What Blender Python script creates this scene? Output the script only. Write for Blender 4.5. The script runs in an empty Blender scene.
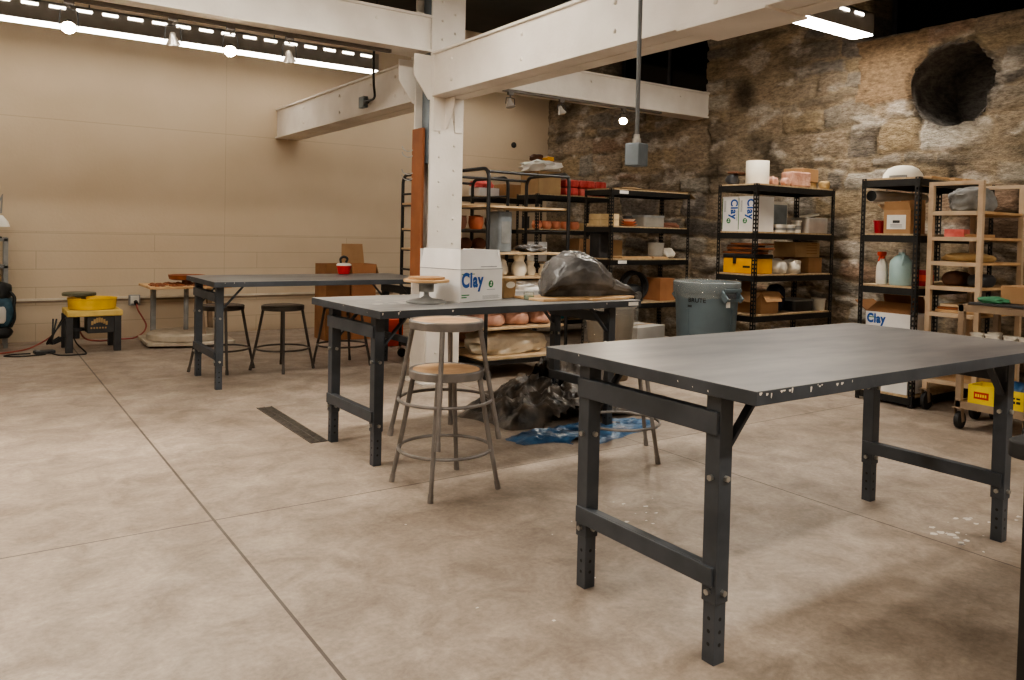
import bpy, bmesh, math, random
from mathutils import Vector, Matrix, noise
PI = math.pi
scn = bpy.context.scene
col = scn.collection
V = Vector

# ------------------------------------------------------------------ materials
def lin(c):
    def f(v):
        v /= 255.0
        return v / 12.92 if v <= 0.04045 else ((v + 0.055) / 1.055) ** 2.4
    return (f(c[0]), f(c[1]), f(c[2]), 1.0)

def mat(name, c, c2=None, scale=8.0, rough=0.6, metal=0.0, bump=0.0, bscale=None, emit=None, alpha=None, trans=None, detail=4.0, contrast=(0.35, 0.65), spec=None, coat=None):
    m = bpy.data.materials.new(name)
    m.use_nodes = True
    nt = m.node_tree
    b = nt.nodes['Principled BSDF']
    b.inputs['Roughness'].default_value = rough
    b.inputs['Metallic'].default_value = metal
    if spec is not None: b.inputs['Specular IOR Level'].default_value = spec
    if coat: b.inputs['Coat Weight'].default_value = coat
    tc = nt.nodes.new('ShaderNodeTexCoord')
    n = nt.nodes.new('ShaderNodeTexNoise')
    n.inputs['Scale'].default_value = scale
    n.inputs['Detail'].default_value = detail
    nt.links.new(tc.outputs['Object'], n.inputs['Vector'])
    r = nt.nodes.new('ShaderNodeValToRGB')
    r.color_ramp.elements[0].position = contrast[0]
    r.color_ramp.elements[1].position = contrast[1]
    if c2 is None: c2 = tuple(v * 0.9 for v in c)
    r.color_ramp.elements[0].color = lin(c2)
    r.color_ramp.elements[1].color = lin(c)
    nt.links.new(n.outputs['Fac'], r.inputs['Fac'])
    nt.links.new(r.outputs['Color'], b.inputs['Base Color'])
    if bump:
        n2 = nt.nodes.new('ShaderNodeTexNoise')
        n2.inputs['Scale'].default_value = bscale or scale * 4
        n2.inputs['Detail'].default_value = 5
        nt.links.new(tc.outputs['Object'], n2.inputs['Vector'])
        bp = nt.nodes.new('ShaderNodeBump')
        bp.inputs['Strength'].default_value = bump
        bp.inputs['Distance'].default_value = 0.02
        nt.links.new(n2.outputs['Fac'], bp.inputs['Height'])
        nt.links.new(bp.outputs['Normal'], b.inputs['Normal'])
    if emit:
        b.inputs['Emission Color'].default_value = lin(emit[0])
        b.inputs['Emission Strength'].default_value = emit[1]
    if alpha is not None: b.inputs['Alpha'].default_value = alpha
    if trans is not None: b.inputs['Transmission Weight'].default_value = trans
    return m

M = {}
M['table_paint'] = mat('table_paint', (66, 70, 76), (52, 56, 61), 6, 0.5, bump=0.05)
M['white_paint'] = mat('white_paint', (226, 219, 210), (212, 204, 194), 3, 0.55, bump=0.12, bscale=40)
M['black_steel'] = mat('black_steel', (30, 29, 28), (22, 21, 20), 20, 0.5)
M['black_tube'] = mat('black_tube', (28, 27, 27), (20, 19, 19), 20, 0.42)
M['particle_board'] = mat('particle_board', (188, 164, 132), (164, 140, 108), 30, 0.75)
M['plywood'] = mat('plywood', (206, 180, 146), (184, 156, 120), 5, 0.6)
M['stool_steel'] = mat('stool_steel', (126, 120, 116), (104, 99, 95), 10, 0.42, 0.25)
M['dark_stool_steel'] = mat('dark_stool_steel', (84, 78, 72), (70, 64, 60), 10, 0.45, 0.2)
M['hardboard'] = mat('hardboard', (206, 170, 132), (172, 134, 98), 7, 0.5)  # pale tan has reflected light put into its colour
M['dark_hardboard'] = mat('dark_hardboard', (92, 66, 48), (70, 50, 36), 8, 0.5)
M['rubber'] = mat('rubber', (38, 36, 35), None, 20, 0.7)
M['bolt'] = mat('bolt', (190, 188, 182), (150, 148, 144), 30, 0.3, 0.8)
M['cardboard'] = mat('cardboard', (172, 134, 96), (154, 118, 82), 4, 0.8)
M['cardboard_dark'] = mat('cardboard_dark', (142, 100, 62), (122, 84, 52), 4, 0.85)
M['cardboard_orange'] = mat('cardboard_orange', (174, 122, 82), (156, 106, 70), 4, 0.8)
M['cardboard_tan'] = mat('cardboard_tan', (178, 150, 112), (160, 132, 98), 4, 0.8)
M['kraft'] = mat('kraft', (150, 122, 84), (128, 102, 68), 6, 0.7)
M['white_card'] = mat('white_card', (226, 224, 222), (212, 209, 206), 4, 0.7)
M['grey_card'] = mat('grey_card', (186, 182, 176), (170, 165, 158), 4, 0.7)
M['blue_ink'] = mat('blue_ink', (24, 84, 158), None, 10, 0.6)
M['green_ink'] = mat('green_ink', (44, 128, 74), None, 10, 0.6)
M['grey_ink'] = mat('grey_ink', (136, 140, 142), None, 10, 0.7)
M['black_ink'] = mat('black_ink', (26, 26, 26), None, 10, 0.6)
M['red_ink'] = mat('red_ink', (196, 44, 30), None, 10, 0.6)
M['paper'] = mat('paper', (236, 232, 226), None, 6, 0.8)
M['bin_grey'] = mat('bin_grey', (96, 110, 116), (82, 95, 101), 3, 0.5)
M['bin_tan'] = mat('bin_tan', (112, 97, 78), (96, 83, 66), 4, 0.55)
M['clear_film'] = mat('clear_film', (210, 208, 200), None, 6, 0.18, bump=0.8, bscale=18, alpha=0.14)
M['black_film'] = mat('black_film', (92, 80, 68), (34, 30, 27), 9, 0.38, bump=0.6, bscale=18)
M['grey_film'] = mat('grey_film', (112, 109, 107), (58, 56, 55), 5, 0.27, bump=0.35, bscale=22)
M['blue_film'] = mat('blue_film', (70, 112, 150), (34, 64, 98), 7, 0.3, bump=0.6, bscale=22)
M['white_film'] = mat('white_film', (224, 212, 192), (196, 180, 156), 5, 0.28, bump=0.6, bscale=16)
M['white_cloth'] = mat('white_cloth', (222, 216, 204), (196, 186, 170), 6, 0.8, bump=0.6, bscale=18)
M['plaster'] = mat('plaster', (236, 230, 216), (222, 214, 198), 5, 0.75)
M['white_plastic'] = mat('white_plastic', (228, 224, 214), (214, 208, 196), 5, 0.4)
M['terracotta'] = mat('terracotta', (196, 116, 82), (172, 94, 64), 8, 0.75)
M['pale_terracotta'] = mat('pale_terracotta', (224, 150, 116), (204, 128, 96), 8, 0.7)
M['brown_clay'] = mat('brown_clay', (130, 86, 66), (104, 66, 50), 8, 0.7)
M['pink_clay'] = mat('pink_clay', (200, 158, 138), (166, 120, 100), 9, 0.6, bump=0.4)
M['buff_block'] = mat('buff_block', (226, 202, 158), (206, 180, 134), 8, 0.75)
M['red_wrap'] = mat('red_wrap', (220, 104, 98), (190, 58, 58), 12, 0.35, bump=0.5, bscale=20)
M['pink_wrap'] = mat('pink_wrap', (228, 128, 118), (206, 92, 86), 12, 0.35, bump=0.5, bscale=20)
M['red_plastic'] = mat('red_plastic', (206, 38, 32), (184, 26, 24), 6, 0.4)
M['crimson'] = mat('crimson', (160, 24, 40), (136, 16, 32), 6, 0.4)
M['orange_red'] = mat('orange_red', (226, 74, 34), None, 6, 0.45)
M['yellow_plastic'] = mat('yellow_plastic', (232, 172, 40), (216, 152, 28), 6, 0.45)
M['yellow_paint'] = mat('yellow_paint', (236, 194, 58), (214, 170, 42), 6, 0.4)
M['yellow_top'] = mat('yellow_top', (214, 186, 108), (190, 160, 82), 7, 0.55)
M['yellow_card'] = mat('yellow_card', (244, 214, 50), None, 6, 0.6)
M['olive_disc'] = mat('olive_disc', (98, 96, 74), (76, 74, 56), 8, 0.5)
M['dark_grey'] = mat('dark_grey', (58, 58, 60), (44, 44, 46), 8, 0.5)
M['mid_grey'] = mat('mid_grey', (142, 142, 140), (118, 118, 116), 8, 0.55)
M['grey_plastic'] = mat('grey_plastic', (128, 134, 138), (108, 114, 118), 8, 0.45)
M['junction_grey'] = mat('junction_grey', (116, 124, 130), (98, 106, 112), 8, 0.45, 0.3)
M['beige_steel'] = mat('beige_steel', (196, 174, 148), (176, 152, 126), 6, 0.5)
M['beige_dark'] = mat('beige_dark', (150, 130, 108), (130, 110, 90), 6, 0.55)
M['stone_grey'] = mat('stone_grey', (196, 184, 166), (170, 156, 136), 6, 0.7)
M['wood_brown'] = mat('wood_brown', (150, 88, 48), (120, 66, 34), 9, 0.55)
M['plank_orange'] = mat('plank_orange', (152, 96, 62), (132, 80, 50), 4, 0.5)
M['wood_pale'] = mat('wood_pale', (206, 172, 130), (182, 144, 102), 6, 0.6)
M['wood_dark'] = mat('wood_dark', (108, 70, 48), (82, 52, 34), 8, 0.7)
M['pale_blue'] = mat('pale_blue', (176, 204, 204), (160, 190, 192), 6, 0.4)
M['clear_plastic'] = mat('clear_plastic', (196, 190, 180), None, 6, 0.25, alpha=0.55)
M['glass'] = mat('glass', (214, 212, 196), None, 6, 0.08, alpha=0.4)
M['navy'] = mat('navy', (28, 40, 62), (18, 26, 44), 6, 0.6)
M['teal_cloth'] = mat('teal_cloth', (46, 78, 92), (30, 56, 70), 8, 0.6, bump=0.2)
M['teal'] = mat('teal', (42, 128, 138), (30, 106, 116), 8, 0.5)
M['sand_cloth'] = mat('sand_cloth', (178, 150, 104), (150, 122, 80), 8, 0.85, bump=0.3)
M['green_cloth'] = mat('green_cloth', (70, 128, 92), (48, 100, 70), 8, 0.8)
M['cord_red'] = mat('cord_red', (160, 84, 72), None, 6, 0.5)
M['cord_black'] = mat('cord_black', (24, 23, 22), None, 6, 0.5)
M['chrome'] = mat('chrome', (200, 196, 190), None, 6, 0.25, 0.9)
M['lamp_on'] = mat('lamp_on', (255, 246, 226), None, 6, 0.4, emit=((255, 238, 208), 60))
M['lamp_off'] = mat('lamp_off', (206, 198, 188), None, 6, 0.2, 0.3)
M['lens'] = mat('lens', (255, 252, 244), None, 6, 0.4, emit=((255, 248, 236), 22))
M['lens_wall'] = mat('lens_wall', (255, 252, 244), None, 6, 0.4, emit=((255, 248, 236), 5.5))
M['slot'] = mat('slot', (255, 252, 244), None, 6, 0.4, emit=((255, 248, 236), 8))
M['fixture'] = mat('fixture', (150, 144, 136), None, 6, 0.5)
M['track'] = mat('track', (92, 84, 76), None, 6, 0.5)
M['conduit'] = mat('conduit', (96, 96, 96), None, 8, 0.4, 0.5)
M['conduit_white'] = mat('conduit_white', (216, 204, 184), None, 8, 0.5)
M['ceiling_dark'] = mat('ceiling_dark', (60, 56, 48), (42, 40, 36), 1.2, 0.8)
M['drain'] = mat('drain', (104, 96, 88), (80, 74, 68), 30, 0.6, 0.2)
M['drip'] = mat('drip', (222, 214, 204), None, 8, 0.6)

def wall_mat():
    m = bpy.data.materials.new('cream_block_wall'); m.use_nodes = True
    nt = m.node_tree; N = nt.nodes; L = nt.links
    b = N['Principled BSDF']; b.inputs['Roughness'].default_value = 0.7
    tc = N.new('ShaderNodeTexCoord'); sp = N.new('ShaderNodeSeparateXYZ'); L.new(tc.outputs['Object'], sp.inputs[0])
    cb = N.new('ShaderNodeCombineXYZ')
    ad = N.new('ShaderNodeMath'); ad.operation = 'ADD'; L.new(sp.outputs['X'], ad.inputs[0]); L.new(sp.outputs['Y'], ad.inputs[1])
    L.new(ad.outputs[0], cb.inputs['X']); L.new(sp.outputs['Z'], cb.inputs['Y'])
    br = N.new('ShaderNodeTexBrick'); L.new(cb.outputs[0], br.inputs['Vector'])
    br.inputs['Scale'].default_value = 1.0; br.inputs['Brick Width'].default_value = 2.4; br.inputs['Row Height'].default_value = 0.2
    br.inputs['Mortar Size'].default_value = 0.006; br.inputs['Mortar Smooth'].default_value = 0.6; br.offset = 0.5
    br.inputs['Color1'].default_value = (1, 1, 1, 1); br.inputs['Color2'].default_value = (0.93, 0.93, 0.93, 1); br.inputs['Mortar'].default_value = (0.55, 0.55, 0.55, 1)
    lt = N.new('ShaderNodeMath'); lt.operation = 'LESS_THAN'; lt.inputs[1].default_value = 1.215; L.new(sp.outputs['Z'], lt.inputs[0])
    mu = N.new('ShaderNodeMath'); mu.operation = 'MULTIPLY'; mu.inputs[1].default_value = 0.5; L.new(lt.outputs[0], mu.inputs[0])
    ns = N.new('ShaderNodeTexNoise'); ns.inputs['Scale'].default_value = 1.3; ns.inputs['Detail'].default_value = 6; L.new(tc.outputs['Object'], ns.inputs['Vector'])
    rp = N.new('ShaderNodeValToRGB'); rp.color_ramp.elements[0].position = 0.3; rp.color_ramp.elements[1].position = 0.7
    rp.color_ramp.elements[0].color = lin((194, 175, 149)); rp.color_ramp.elements[1].color = lin((203, 185, 160)); L.new(ns.outputs['Fac'], rp.inputs['Fac'])
    mx = N.new('ShaderNodeMix'); mx.data_type = 'RGBA'; mx.blend_type = 'MULTIPLY'; L.new(mu.outputs[0], mx.inputs[0]); L.new(rp.outputs[0], mx.inputs[6]); L.new(br.outputs['Color'], mx.inputs[7])
    # panel seams above
    def seam(src, at, w):
        s = N.new('ShaderNodeMath'); s.operation = 'SUBTRACT'; s.inputs[1].default_value = at; L.new(src, s.inputs[0])
        a = N.new('ShaderNodeMath'); a.operation = 'ABSOLUTE'; L.new(s.outputs[0], a.inputs[0])
        l = N.new('ShaderNodeMath'); l.operation = 'LESS_THAN'; l.inputs[1].default_value = w; L.new(a.outputs[0], l.inputs[0]); return l.outputs[0]
    s1 = seam(sp.outputs['Z'], 2.46, 0.005); s2 = seam(sp.outputs['X'], 2.6, 0.004); s3 = seam(sp.outputs['Z'], 1.217, 0.004)
    m1 = N.new('ShaderNodeMath'); m1.operation = 'MAXIMUM'; L.new(s1, m1.inputs[0]); L.new(s2, m1.inputs[1])
    m2 = N.new('ShaderNodeMath'); m2.operation = 'MAXIMUM'; L.new(m1.outputs[0], m2.inputs[0]); L.new(s3, m2.inputs[1])
    m3 = N.new('ShaderNodeMath'); m3.operation = 'MULTIPLY'; m3.inputs[1].default_value = 0.22; L.new(m2.outputs[0], m3.inputs[0])
    mx2 = N.new('ShaderNodeMix'); mx2.data_type = 'RGBA'; L.new(m3.outputs[0], mx2.inputs[0]); L.new(mx.outputs[2], mx2.inputs[6]); mx2.inputs[7].default_value = lin((110, 95, 76))
    L.new(mx2.outputs[2], b.inputs['Base Color'])
    n2 = N.new('ShaderNodeTexNoise'); n2.inputs['Scale'].default_value = 30; n2.inputs['Detail'].default_value = 5; L.new(tc.outputs['Object'], n2.inputs['Vector'])
    bp = N.new('ShaderNodeBump'); bp.inputs['Strength'].default_value = 0.15; bp.inputs['Distance'].default_value = 0.01; L.new(n2.outputs['Fac'], bp.inputs['Height']); L.new(bp.outputs[0], b.inputs['Normal'])
    return m

def floor_mat():
    m = bpy.data.materials.new('concrete_floor'); m.use_nodes = True
    nt = m.node_tree; N = nt.nodes; L = nt.links
    b = N['Principled BSDF']
    tc = N.new('ShaderNodeTexCoord'); sp = N.new('ShaderNodeSeparateXYZ'); L.new(tc.outputs['Object'], sp.inputs[0])
    def nz(scale, det, rough=0.6, dist=0.0):
        n = N.new('ShaderNodeTexNoise'); n.inputs['Scale'].default_value = scale; n.inputs['Detail'].default_value = det; n.inputs['Roughness'].default_value = rough
        n.inputs['Distortion'].default_value = dist; L.new(tc.outputs['Object'], n.inputs['Vector']); return n.outputs['Fac']
    def ramp(src, p0, c0, p1, c1):
        r = N.new('ShaderNodeValToRGB'); r.color_ramp.elements[0].position = p0; r.color_ramp.elements[1].position = p1
        r.color_ramp.elements[0].color = c0; r.color_ramp.elements[1].color = c1; L.new(src, r.inputs['Fac']); return r.outputs[0]
    base = ramp(nz(0.55, 8, 0.62, 0.4), 0.34, lin((138, 123, 109)), 0.66, lin((182, 167, 152)))
    spot = ramp(nz(4.5, 8, 0.7, 0.6), 0.36, (0.70, 0.68, 0.66, 1), 0.66, (1.15, 1.15, 1.15, 1))
    mx = N.new('ShaderNodeMix'); mx.data_type = 'RGBA'; mx.blend_type = 'MULTIPLY'; mx.inputs[0].default_value = 1; L.new(base, mx.inputs[6]); L.new(spot, mx.inputs[7])
    fine = ramp(nz(42, 6, 0.7), 0.3, (0.78, 0.78, 0.78, 1), 0.7, (1.12, 1.12, 1.12, 1))
    mxf = N.new('ShaderNodeMix'); mxf.data_type = 'RGBA'; mxf.blend_type = 'MULTIPLY'; mxf.inputs[0].default_value = 1; L.new(mx.outputs[2], mxf.inputs[6]); L.new(fine, mxf.inputs[7])
    # white dusty specks
    sw = ramp(nz(9, 10, 0.75), 0.665, (0, 0, 0, 1), 0.72, (1, 1, 1, 1))
    mw = N.new('ShaderNodeMix'); mw.data_type = 'RGBA'
    k = N.new('ShaderNodeMath'); k.operation = 'MULTIPLY'; k.inputs[1].default_value = 0.45; L.new(sw, k.inputs[0]); L.new(k.outputs[0], mw.inputs[0])
    L.new(mxf.outputs[2], mw.inputs[6]); mw.inputs[7].default_value = lin((205, 192, 176))
    # sawn joints
    outs = []
    for ax, at, w in (('X', 0.9, 0.006), ('X', 3.5, 0.004), ('X', 6.1, 0.004), ('Y', 3.65, 0.004), ('Y', 1.05, 0.004), ('Y', 8.85, 0.003)):
        s = N.new('ShaderNodeMath'); s.operation = 'SUBTRACT'; s.inputs[1].default_value = at; L.new(sp.outputs[ax], s.inputs[0])
        a = N.new('ShaderNodeMath'); a.operation = 'ABSOLUTE'; L.new(s.outputs[0], a.inputs[0])
        l = N.new('ShaderNodeMath'); l.operation = 'LESS_THAN'; l.inputs[1].default_value = w; L.new(a.outputs[0], l.inputs[0]); outs.append(l.outputs[0])
    cur = outs[0]
    for o in outs[1:]:
        q = N.new('ShaderNodeMath'); q.operation = 'MAXIMUM'; L.new(cur, q.inputs[0]); L.new(o, q.inputs[1]); cur = q.outputs[0]
    q = N.new('ShaderNodeMath'); q.operation = 'MULTIPLY'; q.inputs[1].default_value = 0.85; L.new(cur, q.inputs[0])
    mj = N.new('ShaderNodeMix'); mj.data_type = 'RGBA'; L.new(q.outputs[0], mj.inputs[0]); L.new(mw.outputs[2], mj.inputs[6]); mj.inputs[7].default_value = lin((58, 46, 38))
    L.new(mj.outputs[2], b.inputs['Base Color'])
    rr = ramp(nz(3, 6), 0.3, (0.42, 0.42, 0.42, 1), 0.7, (0.62, 0.62, 0.62, 1)); L.new(rr, b.inputs['Roughness'])
    bp = N.new('ShaderNodeBump'); bp.inputs['Strength'].default_value = 0.08; bp.inputs['Distance'].default_value = 0.01; L.new(nz(60, 5), bp.inputs['Height']); L.new(bp.outputs[0], b.inputs['Normal'])
    return m

def stone_mat():
    m = bpy.data.materials.new('rubble_stone'); m.use_nodes = True
    nt = m.node_tree; N = nt.nodes; L = nt.links
    b = N['Principled BSDF']; b.inputs['Roughness'].default_value = 0.9; b.inputs['Specular IOR Level'].default_value = 0.2
    at = N.new('ShaderNodeAttribute'); at.attribute_name = 'stone'
    tc = N.new('ShaderNodeTexCoord')
    mp = N.new('ShaderNodeMapping'); mp.inputs['Scale'].default_value = (1, 1, 2.6); L.new(tc.outputs['Object'], mp.inputs[0])
    n = N.new('ShaderNodeTexNoise'); n.inputs['Scale'].default_value = 13; n.inputs['Detail'].default_value = 10; n.inputs['Roughness'].default_value = 0.8; L.new(mp.outputs[0], n.inputs['Vector'])
    r = N.new('ShaderNodeValToRGB'); r.color_ramp.elements[0].position = 0.34; r.color_ramp.elements[1].position = 0.66
    r.color_ramp.elements[0].color = (0.46, 0.45, 0.44, 1); r.color_ramp.elements[1].color = (1.6, 1.6, 1.6, 1); L.new(n.outputs['Fac'], r.inputs[0])
    mx = N.new('ShaderNodeMix'); mx.data_type = 'RGBA'; mx.blend_type = 'MULTIPLY'; mx.inputs[0].default_value = 1; L.new(at.outputs['Color'], mx.inputs[6]); L.new(r.outputs[0], mx.inputs[7])
    L.new(mx.outputs[2], b.inputs['Base Color'])
    n2 = N.new('ShaderNodeTexNoise'); n2.inputs['Scale'].default_value = 22; n2.inputs['Detail'].default_value = 8; n2.inputs['Roughness'].default_value = 0.7; L.new(mp.outputs[0], n2.inputs['Vector'])
    bp = N.new('ShaderNodeBump'); bp.inputs['Strength'].default_value = 0.9; bp.inputs['Distance'].default_value = 0.03; L.new(n2.outputs['Fac'], bp.inputs['Height']); L.new(bp.outputs[0], b.inputs['Normal'])
    return m

def tabletop_mat(name, seed, smear_glare):
    m = bpy.data.materials.new(name); m.use_nodes = True
    nt = m.node_tree; N = nt.nodes; L = nt.links
    b = N['Principled BSDF']
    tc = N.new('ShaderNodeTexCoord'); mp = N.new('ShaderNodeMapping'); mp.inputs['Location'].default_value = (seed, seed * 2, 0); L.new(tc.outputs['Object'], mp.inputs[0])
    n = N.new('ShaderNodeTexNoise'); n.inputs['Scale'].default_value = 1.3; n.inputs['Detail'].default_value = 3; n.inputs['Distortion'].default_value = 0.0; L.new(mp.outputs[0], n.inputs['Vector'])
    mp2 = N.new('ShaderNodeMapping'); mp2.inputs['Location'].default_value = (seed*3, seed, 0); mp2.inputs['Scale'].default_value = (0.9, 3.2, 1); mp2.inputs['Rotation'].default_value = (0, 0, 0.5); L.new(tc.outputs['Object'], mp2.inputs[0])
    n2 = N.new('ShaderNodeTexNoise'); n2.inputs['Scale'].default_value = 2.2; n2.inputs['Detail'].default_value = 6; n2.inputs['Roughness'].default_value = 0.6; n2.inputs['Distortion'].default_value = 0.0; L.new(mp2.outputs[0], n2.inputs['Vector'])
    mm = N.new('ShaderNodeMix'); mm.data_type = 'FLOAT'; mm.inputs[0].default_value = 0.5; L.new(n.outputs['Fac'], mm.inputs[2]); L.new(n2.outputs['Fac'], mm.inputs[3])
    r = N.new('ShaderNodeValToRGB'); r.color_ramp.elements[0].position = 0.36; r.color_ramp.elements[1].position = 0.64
    r.color_ramp.elements[0].color = lin((74, 74, 77)); r.color_ramp.elements[1].color = lin(smear_glare); L.new(mm.outputs[0], r.inputs[0])  # pale end of the ramp paints glare together with the smears
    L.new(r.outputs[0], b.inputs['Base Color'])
    rr = N.new('ShaderNodeValToRGB'); rr.color_ramp.elements[0].position = 0.3; rr.color_ramp.elements[1].position = 0.7
    rr.color_ramp.elements[0].color = (0.36, 0.36, 0.36, 1); rr.color_ramp.elements[1].color = (0.42, 0.42, 0.42, 1); L.new(n.outputs['Fac'], rr.inputs[0]); L.new(rr.outputs[0], b.inputs['Roughness'])
    return m

for k_ in ('slot', 'lamp_on'): M[k_].cycles.emission_sampling = 'NONE'
M['wall'] = wall_mat(); M['floor'] = floor_mat(); M['stone'] = stone_mat()
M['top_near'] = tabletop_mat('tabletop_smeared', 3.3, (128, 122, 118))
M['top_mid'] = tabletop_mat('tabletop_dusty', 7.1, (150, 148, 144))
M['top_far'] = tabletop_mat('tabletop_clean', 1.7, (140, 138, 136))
gm = mat('night_glass', (14, 18, 24), (8, 9, 12), 3, 0.08); M['night_glass'] = gm

# ------------------------------------------------------------------ mesh helpers
class MB:
    def __init__(s): s.v = []; s.f = []; s.mi = []; s.cur = 0
    def add(s, vs, fs):
        b = len(s.v); s.v += [tuple(v) for v in vs]; s.f += [tuple(b + i for i in f) for f in fs]; s.mi += [s.cur] * len(fs); return s
    def box(s, a, b, R=None, c=None):
        x0, y0, z0 = a; x1, y1, z1 = b
        vs = [V(p) for p in ((x0,y0,z0),(x1,y0,z0),(x1,y1,z0),(x0,y1,z0),(x0,y0,z1),(x1,y0,z1),(x1,y1,z1),(x0,y1,z1))]
        if R is not None:
            c = V(c) if c is not None else V((0,0,0))
            vs = [R @ (p - c) + c for p in vs]
        return s.add(vs, [(0,3,2,1),(4,5,6,7),(0,1,5,4),(1,2,6,5),(2,3,7,6),(3,0,4,7)])
    def cbox(s, c, d, R=None):
        c = V(c); h = V(d) / 2
        return s.box(c - h, c + h, R, c)
    def bar(s, p, q, w, h=None, up=(0,0,1)):
        p = V(p); q = V(q); h = h or w; d = (q - p).normalized(); u = V(up)
        if abs(d.dot(u)) > 0.99: u = V((1,0,0))
        r = d.cross(u).normalized(); u = r.cross(d)
        vs = []
        for e in (p, q):
            for a, b in ((-1,-1),(1,-1),(1,1),(-1,1)): vs.append(e + r * a * w / 2 + u * b * h / 2)
        return s.add(vs, [(3,2,1,0),(4,5,6,7),(0,1,5,4),(1,2,6,5),(2,3,7,6),(3,0,4,7)])
    def cyl(s, p, q, r0, r1=None, n=16, caps=True):
        p = V(p); q = V(q); r1 = r0 if r1 is None else r1
        return s.tube([p, q], [r0, r1], n, caps)
    def tube(s, pts, r, n=8, caps=True, closed=False):
        pts = [V(p) for p in pts]; m = len(pts); rs = r if isinstance(r, (list, tuple)) else [r] * m
        vs = []; prev = None
        for i, p in enumerate(pts):
            if closed: d = (pts[(i+1) % m] - pts[i-1])
            else: d = pts[min(i+1, m-1)] - pts[max(i-1, 0)]
            d.normalize()
            if prev is None:
                u = V((0,0,1)) if abs(d.z) < 0.9 else V((1,0,0)); u = (u - d * u.dot(d)).normalized()
            else:
                u = prev - d * prev.dot(d)
                u = u.normalized() if u.length > 1e-6 else d.orthogonal().normalized()
            prev = u; w = d.cross(u)
            for k in range(n):
                a = 2 * PI * k / n; vs.append(p + (u * math.cos(a) + w * math.sin(a)) * rs[i])
        fs = []
        for i in range(m if closed else m - 1):
            j = (i + 1) % m
            for k in range(n):
                l = (k + 1) % n; fs.append((i*n+k, i*n+l, j*n+l, j*n+k))
        if caps and not closed:
            fs.append(tuple(range(n-1, -1, -1))); fs.append(tuple((m-1)*n + k for k in range(n)))
        return s.add(vs, fs)
    def lathe(s, prof, n=28, c=(0,0,0), R=None, capb=True, capt=True):
        vs = []; fs = []; m = len(prof); c = V(c)
        for r, z in prof:
            for k in range(n):
                a = 2*PI*k/n; p = V((r*math.cos(a), r*math.sin(a), z))
                if R is not None: p = R @ p
                vs.append(p + c)
        for i in range(m-1):
            for k in range(n):
                l = (k+1) % n; fs.append((i*n+k, i*n+l, (i+1)*n+l, (i+1)*n+k))
        if capb: fs.append(tuple(range(n-1, -1, -1)))
        if capt: fs.append(tuple((m-1)*n+k for k in range(n)))
        return s.add(vs, fs)
    def prism(s, poly, z0, z1, fn=None):
        n = len(poly); fn = fn or (lambda x, y, z: (x, y, z))
        vs = [fn(x, y, z0) for x, y in poly] + [fn(x, y, z1) for x, y in poly]
        return s.add(vs, [tuple(range(n-1, -1, -1)), tuple(range(n, 2*n))] + [(i, (i+1) % n, n+(i+1) % n, n+i) for i in range(n)])
    def build(s, name, mats, parent=None, loc=None, rot=None, bevel=0.0, smooth=True, ang=35, seg=2):
        me = bpy.data.meshes.new(name)
        me.from_pydata(s.v, [], s.f)
        if not isinstance(mats, (list, tuple)): mats = [mats]
        for k in mats: me.materials.append(M[k])
        if len(mats) > 1: me.polygons.foreach_set('material_index', s.mi)
        bm = bmesh.new(); bm.from_mesh(me); bmesh.ops.recalc_face_normals(bm, faces=bm.faces); bm.to_mesh(me); bm.free()
        if smooth:
            me.shade_smooth(); me.set_sharp_from_angle(angle=math.radians(ang))
        o = bpy.data.objects.new(name, me); col.objects.link(o)
        if parent: o.parent = parent
        if loc is not None: o.location = loc
        if rot is not None: o.rotation_euler = rot if isinstance(rot, (tuple, list)) else (0, 0, rot)
        if bevel:
            bv = o.modifiers.new('edge', 'BEVEL'); bv.width = bevel; bv.segments = seg; bv.limit_method = 'ANGLE'; bv.angle_limit = math.radians(40); bv.harden_normals = True
        return o

def tag(o, label, cat=None, group=None, kind=None):
    o['label'] = label
    if cat: o['category'] = cat
    if group: o['group'] = group
    if kind: o['kind'] = kind
    return o
def empty(name, loc, rz, label, cat, group=None):
    o = bpy.data.objects.new(name, None); col.objects.link(o); o.location = loc; o.rotation_euler = (0, 0, rz); o.empty_display_size = 0.1
    return tag(o, label, cat, group)
def struct(o): o['kind'] = 'structure'; return o
def children(o): return [c for c in bpy.data.objects if c.parent == o]
def dup(o, loc, rz=None, label=None, cat=None, group=None):
    r = o.copy(); col.objects.link(r); r.location = loc
    if rz is not None: r.rotation_euler = (0, 0, rz)
    if label: r['label'] = label
    if group: r['group'] = group
    for ch in children(o):
        c = ch.copy(); col.objects.link(c); c.parent = r
        for g in children(ch):
            d = g.copy(); col.objects.link(d); d.parent = c
    return r
def smooth_path(pts, n=8):
    P = [V(p) for p in pts]; P = [2*P[0]-P[1]] + P + [2*P[-1]-P[-2]]; out = []
    for i in range(1, len(P)-2):
        a, b, c, d = P[i-1], P[i], P[i+1], P[i+2]
        for k in range(n):
            t = k / n
            out.append(0.5*((2*b)+(c-a)*t+(2*a-5*b+4*c-d)*t*t+(3*b-a-3*c+d)*t**3))
    out.append(P[-2]); return out
def arc(c, r, a0, a1, n, fn):
    return [fn(c[0]+r*math.cos(a0+(a1-a0)*i/n), c[1]+r*math.sin(a0+(a1-a0)*i/n)) for i in range(n+1)]
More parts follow.
